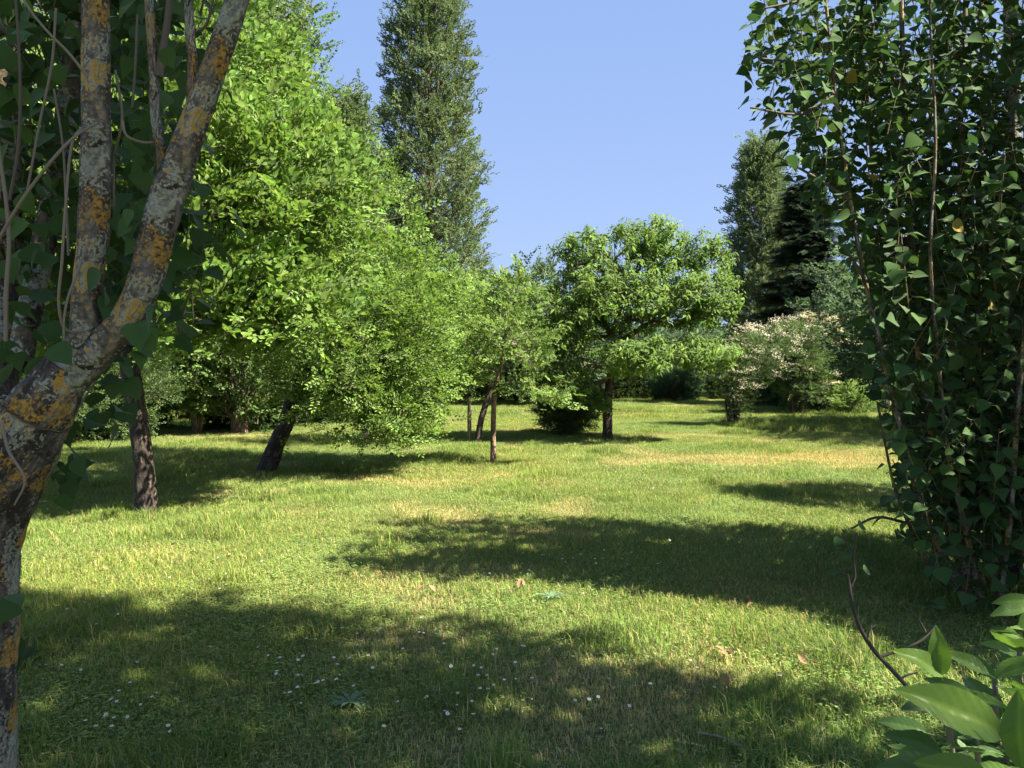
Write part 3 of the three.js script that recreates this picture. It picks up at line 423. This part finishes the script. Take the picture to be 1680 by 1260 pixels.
// ---------------------------------------------------------------- wooden post
{
  const b = at(770, 0, 16.9), gy = groundY(b.x, b.z), t = thing('wooden_post', 'weathered grey wooden post standing in the grass among the fruit trees', 'post', V(b.x, gy, b.z));
  const grain = texture(256, true, (u, v) => { const g = wrapFbm(u, v, 40, 3, 71, 4), d = 0.8 + (g - 0.5) * 0.9; return [0.52 * d, 0.47 * d, 0.39 * d]; });
  part(t, 'shaft', stem([[0, -0.1, 0, 0.045], [0, 0.5, 0.004, 0.044], [0.004, 1.0, 0, 0.042], [0.004, 1.03, 0, 0.034]], 8, 0.03, 5, 6), new THREE.MeshStandardMaterial({ map: grain, roughness: 0.95 }));
}

// ---------------------------------------------------------------- near poplars with long stalked heart shaped leaves
const poplarLeafGeo = [1, 2, 3].map((k) => { const S = new Soup(), r = rngOf(500 + k), c = [1, 1, 1]; stick(S, V(0, -0.45, 0.02), V(0, 0, 0), 0.012, 0.01, [1.8, 1.4, 1.2]); leaf(S, V(0, 0, 0), V(0, 1, 0), V(gauss(r) * 0.1, 0, 1), 1, 0.98, 'delta', c, 0.12 + 0.25 * r(), 0.1 + 0.25 * r()); return S.geo(); });
const leafTone = (c, k) => Object.assign(leafMat(0.32, 0.06, 0.45), { color: rgb(...c), name: 'poplar_leaf_' + k });
const nearTones = [[0.038, 0.082, 0.02], [0.046, 0.095, 0.022], [0.034, 0.075, 0.02], [0.06, 0.115, 0.024]].map(leafTone), oldTone = leafTone([0.26, 0.2, 0.04], 9);
const shoot = (seed) => { // leafy shoot with stalked leaves
  const S = new Soup(), r = rngOf(seed), L = 0.5; stick(S, V(0, 0, 0), V(0.02, L, 0), 0.004, 0.002, [0.16, 0.14, 0.07], 4);
  for (let k = 0; k < 11; k++) { const a = k * 2.4 + r(), t = (k + 0.5) / 11, o = V(0.02 * t, t * L, 0), st = V(Math.cos(a), 0.5 * r(), Math.sin(a)).normalize(), b = o.clone().addScaledVector(st, 0.035 + 0.03 * r()), s = 0.07 + 0.035 * r(); stick(S, o, b, 0.0014, 0.001, [0.18, 0.19, 0.06]); leaf(S, b, V(st.x * 0.7 + gauss(r) * 0.4, 0.15 - 1.0 * r(), st.z * 0.7 + gauss(r) * 0.4), V(st.x * 0.7 + gauss(r) * 0.7, 0.8, st.z * 0.7 + gauss(r) * 0.5), s, s * 0.95, 'delta', jitter([0.042, 0.088, 0.02], r, 0.3), 0.2, 0.2); }
  return S.geo();
};
const poplarShoot = shoot(61);
const EYEP = V(0, EYE, 0);
function singleLeaf(t, p, tip, nrm, len, mat, geo) { const m = lit(new THREE.Mesh(geo, mat)); m.name = 'leaf'; const y = tip.clone().normalize(), x = V().crossVectors(y, nrm).normalize(), z = V().crossVectors(x, y), mm = new THREE.Matrix4().makeBasis(x, y, z); m.quaternion.setFromRotationMatrix(mm); m.scale.setScalar(len); m.position.copy(p); t.add(m); return m; }

{ // forked poplar on the left, close to the camera
  const d = 2.45, base = at(-42, 1485, d), t = thing('forked_tree', 'forked tree with grey bark covered in orange and white lichen', 'tree', V(base.x, 0, base.z)), O = t.position, r = rngOf(1001);
  const loc = (list) => px4(list, d).map((p) => [p[0] - O.x, p[1] - O.y, p[2] - O.z, p[3]]);
  const tr = loc([[-72, 1490, 150], [-60, 1250, 128], [-50, 1050, 122], [-38, 900, 118], [-4, 800, 118], [38, 715, 112], [82, 645, 92], [112, 600, 70]]); tr[0][1] = -0.05;
  part(t, 'trunk', stem(tr, 56, 0.09, 11, 16, 0.25), M.barkPoplar);
  part(t, 'limb', stem(loc([[30, 745, 40], [72, 672, 56], [110, 608, 60], [138, 560, 50], [144, 480, 42], [155, 390, 46], [162, 250, 46], [164, 100, 42], [165, -60, 38], [170, -260, 30], [176, -420, 22]]), 30, 0.09, 12, 12), M.barkPoplar);
  part(t, 'limb', stem(loc([[20, 760, 40], [62, 695, 66], [112, 624, 60], [165, 570, 52], [210, 520, 48], [240, 460, 52], [258, 390, 54], [282, 310, 52], [318, 215, 44], [350, 130, 40], [384, 35, 38], [410, -50, 34], [440, -200, 28], [455, -380, 20]]), 32, 0.09, 13, 12), M.barkPoplar);
  part(t, 'limb', stem(loc([[262, 372, 24], [264, 320, 19], [270, 285, 18], [259, 190, 16], [256, 90, 15], [250, -20, 14], [246, -160, 10]]), 16, 0.1, 14, 10), M.barkPoplar);
  part(t, 'limb', stem(loc([[312, 222, 26], [320, 170, 20], [320, 110, 17], [316, 40, 15], [311, -40, 13], [306, -170, 9]]), 16, 0.1, 15, 10), M.barkPoplar);
  part(t, 'limb', stem(loc([[-10, 690, 70, 0.25], [2, 560, 52, 0.5], [10, 400, 48, 0.7], [18, 200, 44, 0.8], [26, 0, 40, 0.9], [34, -250, 30, 0.9]]), 22, 0.12, 16, 10), M.barkMossy);
  part(t, 'limb', stem(loc([[30, 600, 40, 0.3], [70, 420, 36, 0.6], [105, 250, 32, 0.9], [128, 90, 34, 1.0], [140, 0, 30, 1.1], [150, -200, 24, 1.1]]), 18, 0.12, 17, 10), M.barkMossy);
  part(t, 'limb', stem(loc([[265, 130, 14], [276, 70, 11], [284, 10, 10], [292, -70, 8]]), 12, 0.1, 18, 8), M.barkFine);
  // thin pale shoots and hanging dead twigs
  const tw = [[[140, 545, 5, -0.05], [108, 540, 5, -0.12], [98, 500, 5, -0.15], [104, 430, 4.5, -0.16], [112, 330, 4, -0.15], [126, 230, 4, -0.1], [152, 205, 4, 0]], [[118, 600, 4, -0.1], [106, 560, 4, -0.14], [110, 500, 4, -0.15], [128, 450, 4, -0.13], [146, 400, 4, -0.08]], [[10, 560, 7, -0.1], [12, 480, 7, -0.1], [18, 400, 6.5, -0.1], [14, 330, 6, -0.1], [4, 250, 6, -0.1], [-6, 130, 5, -0.1]], [[20, 330, 5, 0], [36, 240, 5, 0], [40, 120, 4.5, 0], [34, -10, 4, 0]], [[48, 320, 4, 0.05], [72, 200, 4, 0.05], [92, 110, 4, 0.05], [100, 20, 3.5, 0.05]], [[150, 130, 5, -0.1], [118, 90, 5, -0.12], [88, 60, 4.5, -0.14], [56, 20, 4, -0.15], [30, -30, 3.5, -0.15]], [[0, 395, 5, -0.15], [40, 330, 5, -0.18], [90, 265, 5, -0.18], [130, 225, 4.5, -0.14], [165, 205, 4, -0.05]], [[232, 30, 4, -0.05], [228, 110, 4, -0.08], [222, 180, 3.5, -0.08]], [[205, 200, 5, -0.05], [212, 225, 4.5, -0.05], [238, 236, 4.5, -0.02], [258, 236, 4, 0]], [[195, 120, 4, 0.1], [205, 200, 4.5, 0.05], [192, 260, 4, 0.08], [190, 340, 3.5, 0.08]], [[115, 420, 4, 0.1], [112, 330, 4, 0.1], [108, 240, 3.5, 0.1], [95, 150, 3.5, 0.1]], [[270, 390, 8, 0], [290, 375, 7, -0.03], [294, 350, 7, -0.03], [292, 320, 6, 0]], [[0, 690, 5, -0.25], [12, 740, 5, -0.28], [38, 790, 4, -0.3], [20, 830, 3, -0.3]], [[78, 770, 4, 0.1], [92, 720, 4, 0.15], [120, 680, 4, 0.2], [160, 620, 3.5, 0.25]], [[70, 790, 4, 0.0], [90, 760, 4, 0.02], [104, 715, 3.5, 0.05]], [[320, 60, 4, 0], [340, 50, 4, 0], [352, 20, 3.5, 0], [358, -20, 3, 0]]];
  tw.forEach((l, k) => part(t, 'twig', stem(loc(l), 6, 0.12, 40 + k, 6), k % 4 === 3 ? M.barkFine : M.shoot));
  // leaves: clusters [px, py, spreadX, spreadY, count, depth offset]
  const cl = [[35, 40, 45, 50, 26, 0.35], [100, 60, 40, 60, 16, 0.5], [60, 160, 55, 60, 26, 0.4], [225, 60, 40, 60, 24, 0.45], [230, 180, 34, 60, 26, 0.4], [245, 300, 34, 60, 20, 0.35], [285, 120, 24, 40, 12, 0.2], [210, 400, 40, 60, 22, 0.35], [100, 330, 40, 60, 18, 0.5], [45, 430, 45, 70, 26, 0.4], [50, 560, 40, 40, 12, 0.1], [190, 470, 28, 40, 12, 0.2], [225, 540, 24, 34, 12, 0.12], [190, 620, 30, 36, 10, 0.3], [170, 690, 30, 34, 9, 0.3], [110, 760, 26, 30, 7, 0.2], [100, 790, 18, 18, 5, 0.05], [8, 645, 10, 10, 1, -0.4], [4, 985, 6, 6, 2, -0.5], [30, 1075, 10, 30, 3, 0.2]];
  let n = 0;
  for (const [x, y, sx, sy, c, dd] of cl) for (let k = 0; k < c && n < 300; k++, n++) {
    const p = at(x + gauss(r) * sx * 1.2, y + gauss(r) * sy * 1.2, d + dd + gauss(r) * 0.28).sub(O), a = r() * 6.283;
    singleLeaf(t, p, V(Math.cos(a) * 0.6, -0.5 - 0.6 * r() + (r() < 0.2 ? 1 : 0), Math.sin(a) * 0.6), V(gauss(r) * 0.8, 0.7, 0.5 + gauss(r) * 0.9), 0.062 + 0.03 * r(), nearTones[Math.floor(r() * 4)], poplarLeafGeo[k % 3]);
  }
  const sp = []; // leafy shoots farther up and behind
  for (let k = 0; k < 330; k++) { const p = at(lerp(-260, 340, r()), lerp(-520, 560, Math.pow(r(), 0.9)), d + 0.5 + 1.3 * r()); const X = (p.x - at(165, 0, d).x); if (X > 0.28 && p.y < 2.9) continue; sp.push([p.sub(O), V(gauss(r) * 0.5, 0.8, gauss(r) * 0.5), V(gauss(r), 0.2, 1), 0.8 + 0.35 * r(), 0.85 + 0.3 * r()]); }
  crownOf(t, 'foliage', poplarShoot, M.glossy, sp, 0.2, 8);
}

const leftEdge = [[-320, 1500], [-180, 1330], [-60, 1250], [0, 1235], [60, 1205], [170, 1215], [230, 1262], [330, 1300], [400, 1365], [470, 1400], [560, 1405], [640, 1425], [700, 1440], [780, 1468], [850, 1440], [900, 1490], [980, 1520], [1060, 1540], [1100, 1600]];
const edgeAt = (y) => { for (let k = 1; k < leftEdge.length; k++) if (y <= leftEdge[k][0]) { const [a, p] = leftEdge[k - 1], [b, q] = leftEdge[k]; return lerp(p, q, clamp((y - a) / (b - a), 0, 1)); } return 1650; };
{ // many-stemmed poplar on the right
  const d = 5.6, base = at(1612, 984, d), t = thing('many_stemmed_poplar', 'many-stemmed leafy poplar with slender lichened stems and dark heart-shaped leaves', 'tree', V(base.x, groundY(base.x, base.z), base.z)), O = t.position, r = rngOf(1101);
  const loc = (list) => px4(list, d).map((p) => [p[0] - O.x, p[1] - O.y, p[2] - O.z, p[3]]), rooted = (list) => { const q = loc(list); q[0][1] = -0.06; return q; };
  const st = [
    [[1606, 1012, 26], [1588, 930, 24], [1566, 850, 22], [1545, 760, 19], [1522, 660, 15], [1506, 560, 13], [1496, 460, 12], [1488, 330, 10], [1478, 160, 8], [1470, -20, 7], [1462, -180, 4]],
    [[1618, 1012, 24, 0.1], [1602, 930, 22, 0.1], [1578, 830, 16, 0.1], [1562, 720, 14, 0.1], [1566, 560, 12, 0.2], [1574, 400, 10, 0.2], [1570, 200, 9, 0.2], [1576, 0, 7, 0.2], [1578, -200, 4, 0.2]],
    [[1600, 1012, 16, -0.1], [1556, 920, 12, -0.2], [1512, 820, 9, -0.3], [1478, 700, 8, -0.35], [1450, 590, 8, -0.4], [1420, 470, 7, -0.4], [1392, 330, 7, -0.4], [1366, 160, 6, -0.4], [1348, 0, 5, -0.4], [1330, -140, 3, -0.4]],
    [[1630, 1012, 16, 0.2], [1622, 850, 12, 0.3], [1612, 640, 10, 0.4], [1600, 420, 9, 0.5], [1606, 200, 8, 0.5], [1600, -20, 6, 0.5], [1596, -250, 3, 0.5]],
    [[1660, 1012, 36, 0.5], [1668, 820, 32, 0.5], [1670, 600, 30, 0.5], [1668, 400, 28, 0.5], [1656, 220, 24, 0.5], [1648, 0, 20, 0.5], [1640, -200, 12, 0.5], [1636, -380, 5, 0.5]],
    [[1606, 1012, 12, 0.3], [1560, 880, 9, 0.5], [1520, 720, 8, 0.7], [1470, 540, 7, 0.8], [1440, 380, 7, 0.9], [1420, 200, 6, 0.9], [1400, 20, 5, 0.9], [1390, -160, 3, 0.9]],
    [[1615, 1012, 12, -0.2], [1590, 880, 9, -0.4], [1560, 760, 8, -0.5], [1540, 600, 7, -0.55], [1524, 420, 6, -0.6], [1530, 240, 5, -0.6], [1520, 60, 4, -0.6], [1514, -120, 3, -0.6]],
    [[1640, 1012, 12, -0.3], [1660, 850, 10, -0.5], [1672, 650, 9, -0.6], [1690, 420, 8, -0.6], [1700, 150, 6, -0.6], [1706, -100, 4, -0.6]],
    [[1596, 1012, 10, 0], [1530, 930, 8, -0.1], [1494, 860, 6, -0.2], [1470, 800, 5, -0.2], [1456, 740, 4, -0.2], [1440, 660, 3, -0.2]]];
  st.forEach((l, k) => part(t, 'stem', stem(rooted(l), k < 5 ? 14 : 9, 0.08, 60 + k, 7, 0.2), k === 4 ? M.barkMossy : M.barkPoplar));
  const side = [[1366, 160, -0.4, 1300, 110, 1240, 100], [1366, 160, -0.4, 1310, 190, 1228, 180], [1392, 330, -0.4, 1330, 290, 1275, 260], [1348, 0, -0.4, 1300, 10, 1250, 20], [1420, 470, -0.4, 1400, 430, 1385, 410], [1478, 160, 0, 1440, 100, 1420, 30], [1545, 760, 0, 1490, 700, 1460, 640], [1494, 860, -0.2, 1440, 850, 1400, 868]];
  side.forEach(([x, y, dd, a, b, e, f], k) => part(t, 'twig', stem(loc([[x, y, 6, dd], [a, b, 4.5, dd - 0.1], [e, f, 3, dd - 0.15]]), 6, 0.1, 80 + k, 6), M.barkFine));
  const sp = [];
  for (let k = 0; k < 1500; k++) { const y = lerp(-130, 1010, Math.pow(r(), 0.85)), e = edgeAt(y), x = lerp(e + 34, 1800, Math.pow(r(), 0.9)), dd = (r() - 0.3) * 2.1, p = at(x, y + 40, d + dd).sub(O); if (p.y < 0.15 || p.y > 4.6 - 0.5 * r()) continue; sp.push([p, V(gauss(r) * 0.5, 0.9, gauss(r) * 0.5), V(gauss(r), 0.2, 1), 0.75 + 0.4 * r(), 0.85 + 0.3 * r()]); }
  crownOf(t, 'foliage', poplarShoot, M.glossy, sp, 0.25, 9);
  for (let n = 0; n < 300; n++) { // the leaves that show largest: the camera side and the edge against the sky
    const y = n < 120 ? lerp(-10, 900, r()) : lerp(-20, 1000, r()), e = edgeAt(y), x = n < 120 ? e + 4 + r() * 60 : lerp(e + 10, 1680, r()), p = at(x, y, d - 0.2 - 0.5 * r() + (n < 120 ? 0.2 : 0)).sub(O), a = r() * 6.283;
    if (p.y < 0.1) continue;
    singleLeaf(t, p, V(Math.cos(a) * 0.8, 0.35 - 1.1 * r(), Math.sin(a) * 0.8), V(gauss(r) * 0.9, 0.7, 0.4 + gauss(r) * 0.9), 0.085 + 0.04 * r(), n % 47 === 5 ? oldTone : nearTones[Math.floor(r() * 4)], poplarLeafGeo[n % 3]);
  }
}
// more poplars of the same row outside the picture, whose shade falls across the lawn
function rowPoplar(label, x, z, H, R, seed, n, low = 0.3) {
  const gy = groundY(x, z), t = thing('many_stemmed_poplar', label, 'tree', V(x, gy, z), 'poplars of the row'), r = rngOf(seed);
  for (let k = 0; k < 6; k++) { const a = k * 1.05 + r(), q = R * (0.35 + 0.4 * r()); part(t, 'stem', stem([[Math.cos(a) * 0.08, -0.05, Math.sin(a) * 0.08, 0.05], [Math.cos(a) * q * 0.5, H * 0.3, Math.sin(a) * q * 0.5, 0.04], [Math.cos(a) * q, H * 0.65, Math.sin(a) * q, 0.025], [Math.cos(a) * q, H * 0.95, Math.sin(a) * q, 0.008]], 8, 0.08, seed + k, 6, 0.2), M.barkPoplar); }
  const sp = []; for (let k = 0; k < n; k++) { const h = lerp(low, H, r()), u = h / H, R2 = R * Math.min(1, 0.55 + u * 1.2) * (u > 0.75 ? Math.sqrt(Math.max(0.02, (1 - u) / 0.25)) : 1), a = r() * 6.283, q = R2 * Math.sqrt(r()) * (0.85 + 0.3 * noise2(a * 2, h * 1.5, seed)); sp.push([V(Math.cos(a) * q, h, Math.sin(a) * q), V(gauss(r) * 0.5, 0.9, gauss(r) * 0.5), V(gauss(r), 0.2, 1), 0.85 + 0.4 * r(), 0.9 + 0.2 * r()]); }
  crownOf(t, 'foliage', poplarShoot, M.glossy, sp, 0.25, seed);
}
rowPoplar('leafy poplar of the same row, next beyond the many-stemmed poplar', 7.4, -8.6, 5.2, 1.1, 1201, 560);
rowPoplar('added leafy poplar out of view, close beside the many-stemmed poplar', 6.0, -4.5, 7.0, 0.8, 1204, 560);  // added out of view to shade the many-stemmed poplar
rowPoplar('short bushy poplar added out of view, between the many-stemmed poplar and the laurel', 5.4, -3.9, 3.6, 0.9, 1205, 480);  // unseen, put here to keep sun off the low leaves of that poplar
rowPoplar('tall leafy poplar of the same row, standing abreast of the laurel in the corner', 4.8, -1.4, 12, 1.4, 1202, 1150, 4.4);
rowPoplar('tall leafy poplar of the same row, standing behind the viewpoint', 5.6, 0.9, 14, 1.6, 1203, 1200, 8.6);

// ---------------------------------------------------------------- laurel in the near corner
{
  const d0 = 1.35, base = at(1700, 0, 1.5), t = thing('laurel_shrub', 'bright glossy laurel leaves of a shrub in the near corner under the many-stemmed poplar', 'shrub', V(base.x, groundY(base.x, base.z), base.z)), O = t.position, r = rngOf(1301);
  const bladeGeo = (k) => { const r = rngOf(1310 + k), S = new Soup(), N = 30, Mx = 8, rows = [], curl = 0.12 + 0.16 * r(), fold = 0.2 + 0.25 * r(), wave = r() * 6; for (let i = 0; i <= N; i++) { const s = i / N, w = 0.21 * Math.pow(Math.sin(Math.PI * Math.pow(s, 0.82)), 0.8) + 0.004, row = []; for (let j = 0; j <= Mx; j++) { const q = j / Mx * 2 - 1, vein = 0.009 * Math.sin((s * 8 - Math.abs(q) * 2.2) * 6.283) * Math.min(1, Math.abs(q) * 3) * w / 0.21; row.push(S.v(q * w, s, -curl * s * s + fold * Math.abs(q) * w + vein + 0.012 * Math.sin(s * 11 + wave + q), Math.abs(q) < 0.1 ? [1.45, 1.3, 1.3] : [1, 1, 1])); } rows.push(row); } for (let i = 0; i < N; i++) for (let j = 0; j < Mx; j++) { S.t(rows[i][j], rows[i][j + 1], rows[i + 1][j + 1]); S.t(rows[i][j], rows[i + 1][j + 1], rows[i + 1][j]); } stick(S, V(0, -0.12, 0.01), V(0, 0.02, 0), 0.014, 0.012, [1.5, 1.3, 1]); return S.geo(); };
  const geos = [0, 1, 2, 3].map(bladeGeo), mats = [[0.105, 0.19, 0.018], [0.075, 0.15, 0.018], [0.05, 0.11, 0.02], [0.085, 0.165, 0.018]].map((c) => Object.assign(leafMat(0.5, 0.3, 0.35), { color: rgb(...c) }));  // laurel leaf tones with sun and shade put into the colours
  const put = (bx, by, tx, ty, d, dt, mat, g, nx = 0, ny = 0.6, nz = 0.8) => { const a = at(bx, by, d), b = at(tx, ty, d + dt); const m = singleLeaf(t, a.clone().sub(O), b.clone().sub(a), V(nx, ny, nz), a.distanceTo(b), mats[mat], geos[g]); return m; };
  put(1652, 1212, 1508, 1128, 1.18, -0.02, 0, 0, -0.3, 0.8, 0.7); put(1552, 1112, 1542, 1034, 1.3, 0.0, 0, 1, -0.5, 0.1, 1); put(1552, 1112, 1492, 1064, 1.3, -0.02, 0, 2, -0.1, 0.8, 0.6); put(1630, 1112, 1550, 1062, 1.35, 0.04, 3, 3, 0.2, 0.9, 0.6); put(1640, 1120, 1590, 1072, 1.4, 0.02, 3, 1, 0.3, 0.5, 0.8);
  put(1556, 1246, 1474, 1200, 1.2, 0, 2, 2, -0.2, 0.9, 0.5); put(1530, 1210, 1450, 1180, 1.25, 0.02, 2, 0, -0.2, 0.9, 0.5); put(1590, 1290, 1452, 1254, 1.12, 0, 2, 1, -0.1, 1, 0.5); put(1640, 1290, 1520, 1250, 1.08, 0, 0, 3, 0, 0.9, 0.7); put(1690, 1270, 1668, 1150, 1.12, 0, 3, 2, -0.9, 0.2, 0.7); put(1690, 1002, 1632, 1008, 1.45, 0, 1, 1, 0, 0.9, 0.5); put(1700, 990, 1640, 985, 1.5, 0, 3, 0, 0, 0.8, 0.7); put(1665, 1072, 1620, 1054, 1.4, 0, 0, 3, 0, 0.9, 0.5); put(1680, 1050, 1640, 1030, 1.45, 0, 1, 2, 0, 0.8, 0.7); put(1610, 1160, 1530, 1110, 1.3, 0.03, 1, 0, 0, 0.8, 0.7); put(1690, 1100, 1650, 1110, 1.3, 0, 1, 2, 0.3, 0.6, 0.7);
  const tips = [[1560, 1150, 1.38], [1640, 1120, 1.45], [1680, 1040, 1.5], [1610, 1210, 1.3], [1660, 1220, 1.32], [1700, 1130, 1.4], [1550, 1240, 1.32], [1740, 1020, 1.5], [1600, 1270, 1.3], [1690, 1280, 1.3]];
  tips.forEach(([x, y, d], k) => {
    const e = at(x, y, d).sub(O), s = [gauss(r) * 0.08, -0.05, gauss(r) * 0.08, 0.011]; part(t, 'stem', stem([s, [e.x * 0.6, e.y * 0.5, e.z * 0.6, 0.008], [e.x, e.y, e.z, 0.0045]], 7, 0.05, k, 6), M.shoot);
    for (let j = 0; j < 9; j++) { const a = j * 2.4 + r(), o = e.clone().lerp(V(e.x * 0.6, e.y * 0.5, e.z * 0.6), j * 0.075); singleLeaf(t, o, V(Math.cos(a), 0.35 + 0.5 * r(), Math.sin(a)), V(gauss(r) * 0.3, 1, gauss(r) * 0.3), 0.09 + 0.045 * r(), mats[1 + Math.floor(r() * 3) % 3], geos[j % 4]); }
  });
}
{ // bare curved shoot by the many-stemmed poplar
  const base = at(1568, 1170, 3.75), t = thing('bare_shoot', 'dark bare curved shoot with few leaves reaching over the grass beside the laurel', 'branch', V(base.x, groundY(base.x, base.z), base.z)), O = t.position, r = rngOf(1401), d = 3.7;
  const loc = (l) => px4(l, d).map((p) => [p[0] - O.x, p[1] - O.y, p[2] - O.z, p[3]]), m = loc([[1568, 1170, 9, 0.05], [1512, 1148, 8], [1470, 1104, 7.5], [1440, 1072, 7], [1416, 1034, 6.5], [1402, 990, 6], [1394, 945, 5]]); m[0][1] = -0.03;
  part(t, 'stem', stem(m, 9, 0.12, 3, 8), M.twigDark);
  for (const l of [[[1449, 1082, 5], [1490, 1068, 4.5], [1518, 1054, 4], [1542, 1030, 3.5]], [[1428, 1050, 4], [1432, 1036, 3], [1442, 1028, 2]], [[1524, 1040, 4, 0.02], [1512, 1020, 4], [1498, 1004, 3.5]], [[1398, 968, 4.5], [1406, 950, 4], [1404, 920, 3.5], [1408, 875, 3]], [[1404, 925, 3], [1394, 900, 2.5], [1384, 876, 2]], [[1394, 948, 4], [1384, 940, 3], [1376, 934, 2]], [[1484, 1118, 4], [1496, 1112, 3], [1512, 1108, 2.5]]]) part(t, 'twig', stem(loc(l), 6, 0.12, 7, 6), M.twigDark);
  for (const [x, y] of [[1382, 868], [1410, 862], [1384, 886], [1404, 930], [1378, 938], [1420, 936], [1392, 908], [1502, 1036], [1490, 1058]]) { const a = r() * 6.283; singleLeaf(t, at(x, y, d + gauss(r) * 0.05).sub(O), V(Math.cos(a), -0.4, Math.sin(a) * 0.6), V(gauss(r) * 0.4, 0.8, 0.6), y > 1000 ? 0.035 : 0.06, nearTones[2], poplarLeafGeo[1]); }
}

// ---------------------------------------------------------------- small things in the grass
{
  const r = rngOf(1501), S = new Soup(), w = [0.78, 0.78, 0.74], y = [0.75, 0.52, 0.05]; // daisy
  stick(S, V(0, 0, 0), V(0.004, 0.07, 0), 0.0012, 0.001, [0.10, 0.17, 0.04]);
  for (let k = 0; k < 12; k++) { const a = k / 12 * 6.283; leaf(S, V(0.004, 0.07, 0), V(Math.cos(a), 0.12, Math.sin(a)), V(0, 1, 0), 0.0125, 0.0065, 'simple', w, 0, 0); }
  const m = S.v(0.004, 0.0745, 0, y), ring = []; for (let k = 0; k < 7; k++) { const a = k / 7 * 6.283; ring.push(S.v(0.004 + 0.0045 * Math.cos(a), 0.072, 0.0045 * Math.sin(a), y)); } ring.forEach((v, k) => S.t(m, ring[(k + 1) % 7], v));
  const g = S.geo(), zones = [[190, 1200, 70, 60, 20], [520, 1150, 60, 50, 16], [600, 1100, 110, 60, 18], [730, 1190, 90, 50, 22], [820, 1120, 60, 40, 12], [140, 1020, 70, 30, 8], [970, 930, 60, 30, 14], [1080, 900, 80, 40, 12], [1000, 1190, 60, 40, 6], [700, 1060, 60, 20, 6], [1130, 1130, 120, 40, 8], [330, 960, 100, 30, 8], [90, 1110, 50, 40, 6], [870, 950, 160, 50, 10], [420, 1090, 60, 40, 8], [640, 760, 120, 12, 10], [950, 790, 160, 30, 10]];
  for (const [x, yy, sx, sy, n] of zones) for (let k = 0; k < n; k++) {
    const py = Math.min(1300, yy + gauss(r) * sy), d = EYE * FOC / (py - 600), p = at(x + gauss(r) * sx * 1.2, py, d), o = lit(new THREE.Mesh(g, M.petal)); o.name = numbered('daisy'); o.position.set(p.x, groundY(p.x, p.z), p.z); o.rotation.set(gauss(r) * 0.3 + 0.15, r() * 6.28, gauss(r) * 0.3); o.scale.setScalar(0.6 + 0.35 * r()); scene.add(tag(o, 'small white daisy blooming in the short grass of the lawn', 'daisy', 'daisies in the lawn'));
  }
  // dry fallen leaves
  const fl = (k) => { const S = new Soup(), r = rngOf(1600 + k), c = jitter([0.34, 0.20, 0.10], r, 0.25); leaf(S, V(0, 0, 0), V(0, 0.1, 1), V(0.1, 1, 0), 0.085, 0.055, 'oval', c, 0.9, -0.35); return S.geo(); }, fg = [0, 1, 2].map(fl);
  for (const [x, yy, n] of [[1190, 1098, 4], [1150, 1090, 1], [712, 990, 2], [692, 992, 1], [298, 930, 2], [372, 918, 1], [178, 948, 1], [1328, 1112, 2], [1182, 1158, 1], [1225, 1002, 1], [1240, 1015, 1], [860, 985, 1], [855, 990, 1], [282, 902, 1], [1310, 1100, 1]]) for (let k = 0; k < n; k++) {
    const py = yy + gauss(r) * 6, d = EYE * FOC / (py - 600), p = at(x + gauss(r) * 14, py, d), o = lit(new THREE.Mesh(fg[k % 3], M.dry)); o.name = numbered('fallen_leaf'); o.position.set(p.x, groundY(p.x, p.z) + 0.045, p.z); o.rotation.set(gauss(r) * 0.5, r() * 6.28, gauss(r) * 0.5); o.scale.setScalar(0.5 + 0.35 * r()); scene.add(tag(o, 'curled dry brown leaf lying on the lawn', 'leaf', 'fallen leaves on the lawn'));
  }
  // thistle rosettes
  for (const [x, yy, label] of [[572, 1185, 'blue-green thistle rosette in the shaded grass among the daisies'], [905, 1000, 'small blue-green thistle rosette at the sunny edge of the grass']]) {
    const d = EYE * FOC / (yy - 600), p = at(x, yy, d), S = new Soup(); for (let k = 0; k < 11; k++) { const a = k * 2.4; leaf(S, V(0, 0.03, 0), V(Math.cos(a), 0.45 + 0.4 * r(), Math.sin(a)), V(0, 1, 0), 0.09 + 0.05 * r(), 0.024, 'lance', jitter([0.11, 0.19, 0.10], r, 0.2), 0.5, 0.4); }
    const o = lit(new THREE.Mesh(S.geo(), M.leaf)); o.name = numbered('thistle_rosette'); o.position.set(p.x, groundY(p.x, p.z), p.z); scene.add(tag(o, label, 'weed'));
  }
  // fallen twigs
  for (const [pts, label] of [[[[1150, 1240, 5], [1185, 1246, 5], [1222, 1262, 4]], 'fallen twig lying in the shaded grass'], [[[1340, 1250, 5], [1346, 1236, 5], [1358, 1228, 4]], 'short pale fallen twig on the grass near the laurel']]) {
    const q = pts.map(([x, y, w]) => { const d = EYE * FOC / (y - 600), p = at(x, y, d); return [p.x, groundY(p.x, p.z) + 0.05, p.z, w / 2 / FOC * d]; }), b = q[0], o = lit(new THREE.Mesh(stem(q.map((p) => [p[0] - b[0], p[1] - b[1], p[2] - b[2], p[3]]), 6, 0.1, 9, 6), M.shoot)); o.name = numbered('fallen_twig'); o.position.set(b[0], b[1], b[2]); scene.add(tag(o, label, 'twig'));
  }
}

camera.updateProjectionMatrix();
renderer.render(scene, camera);
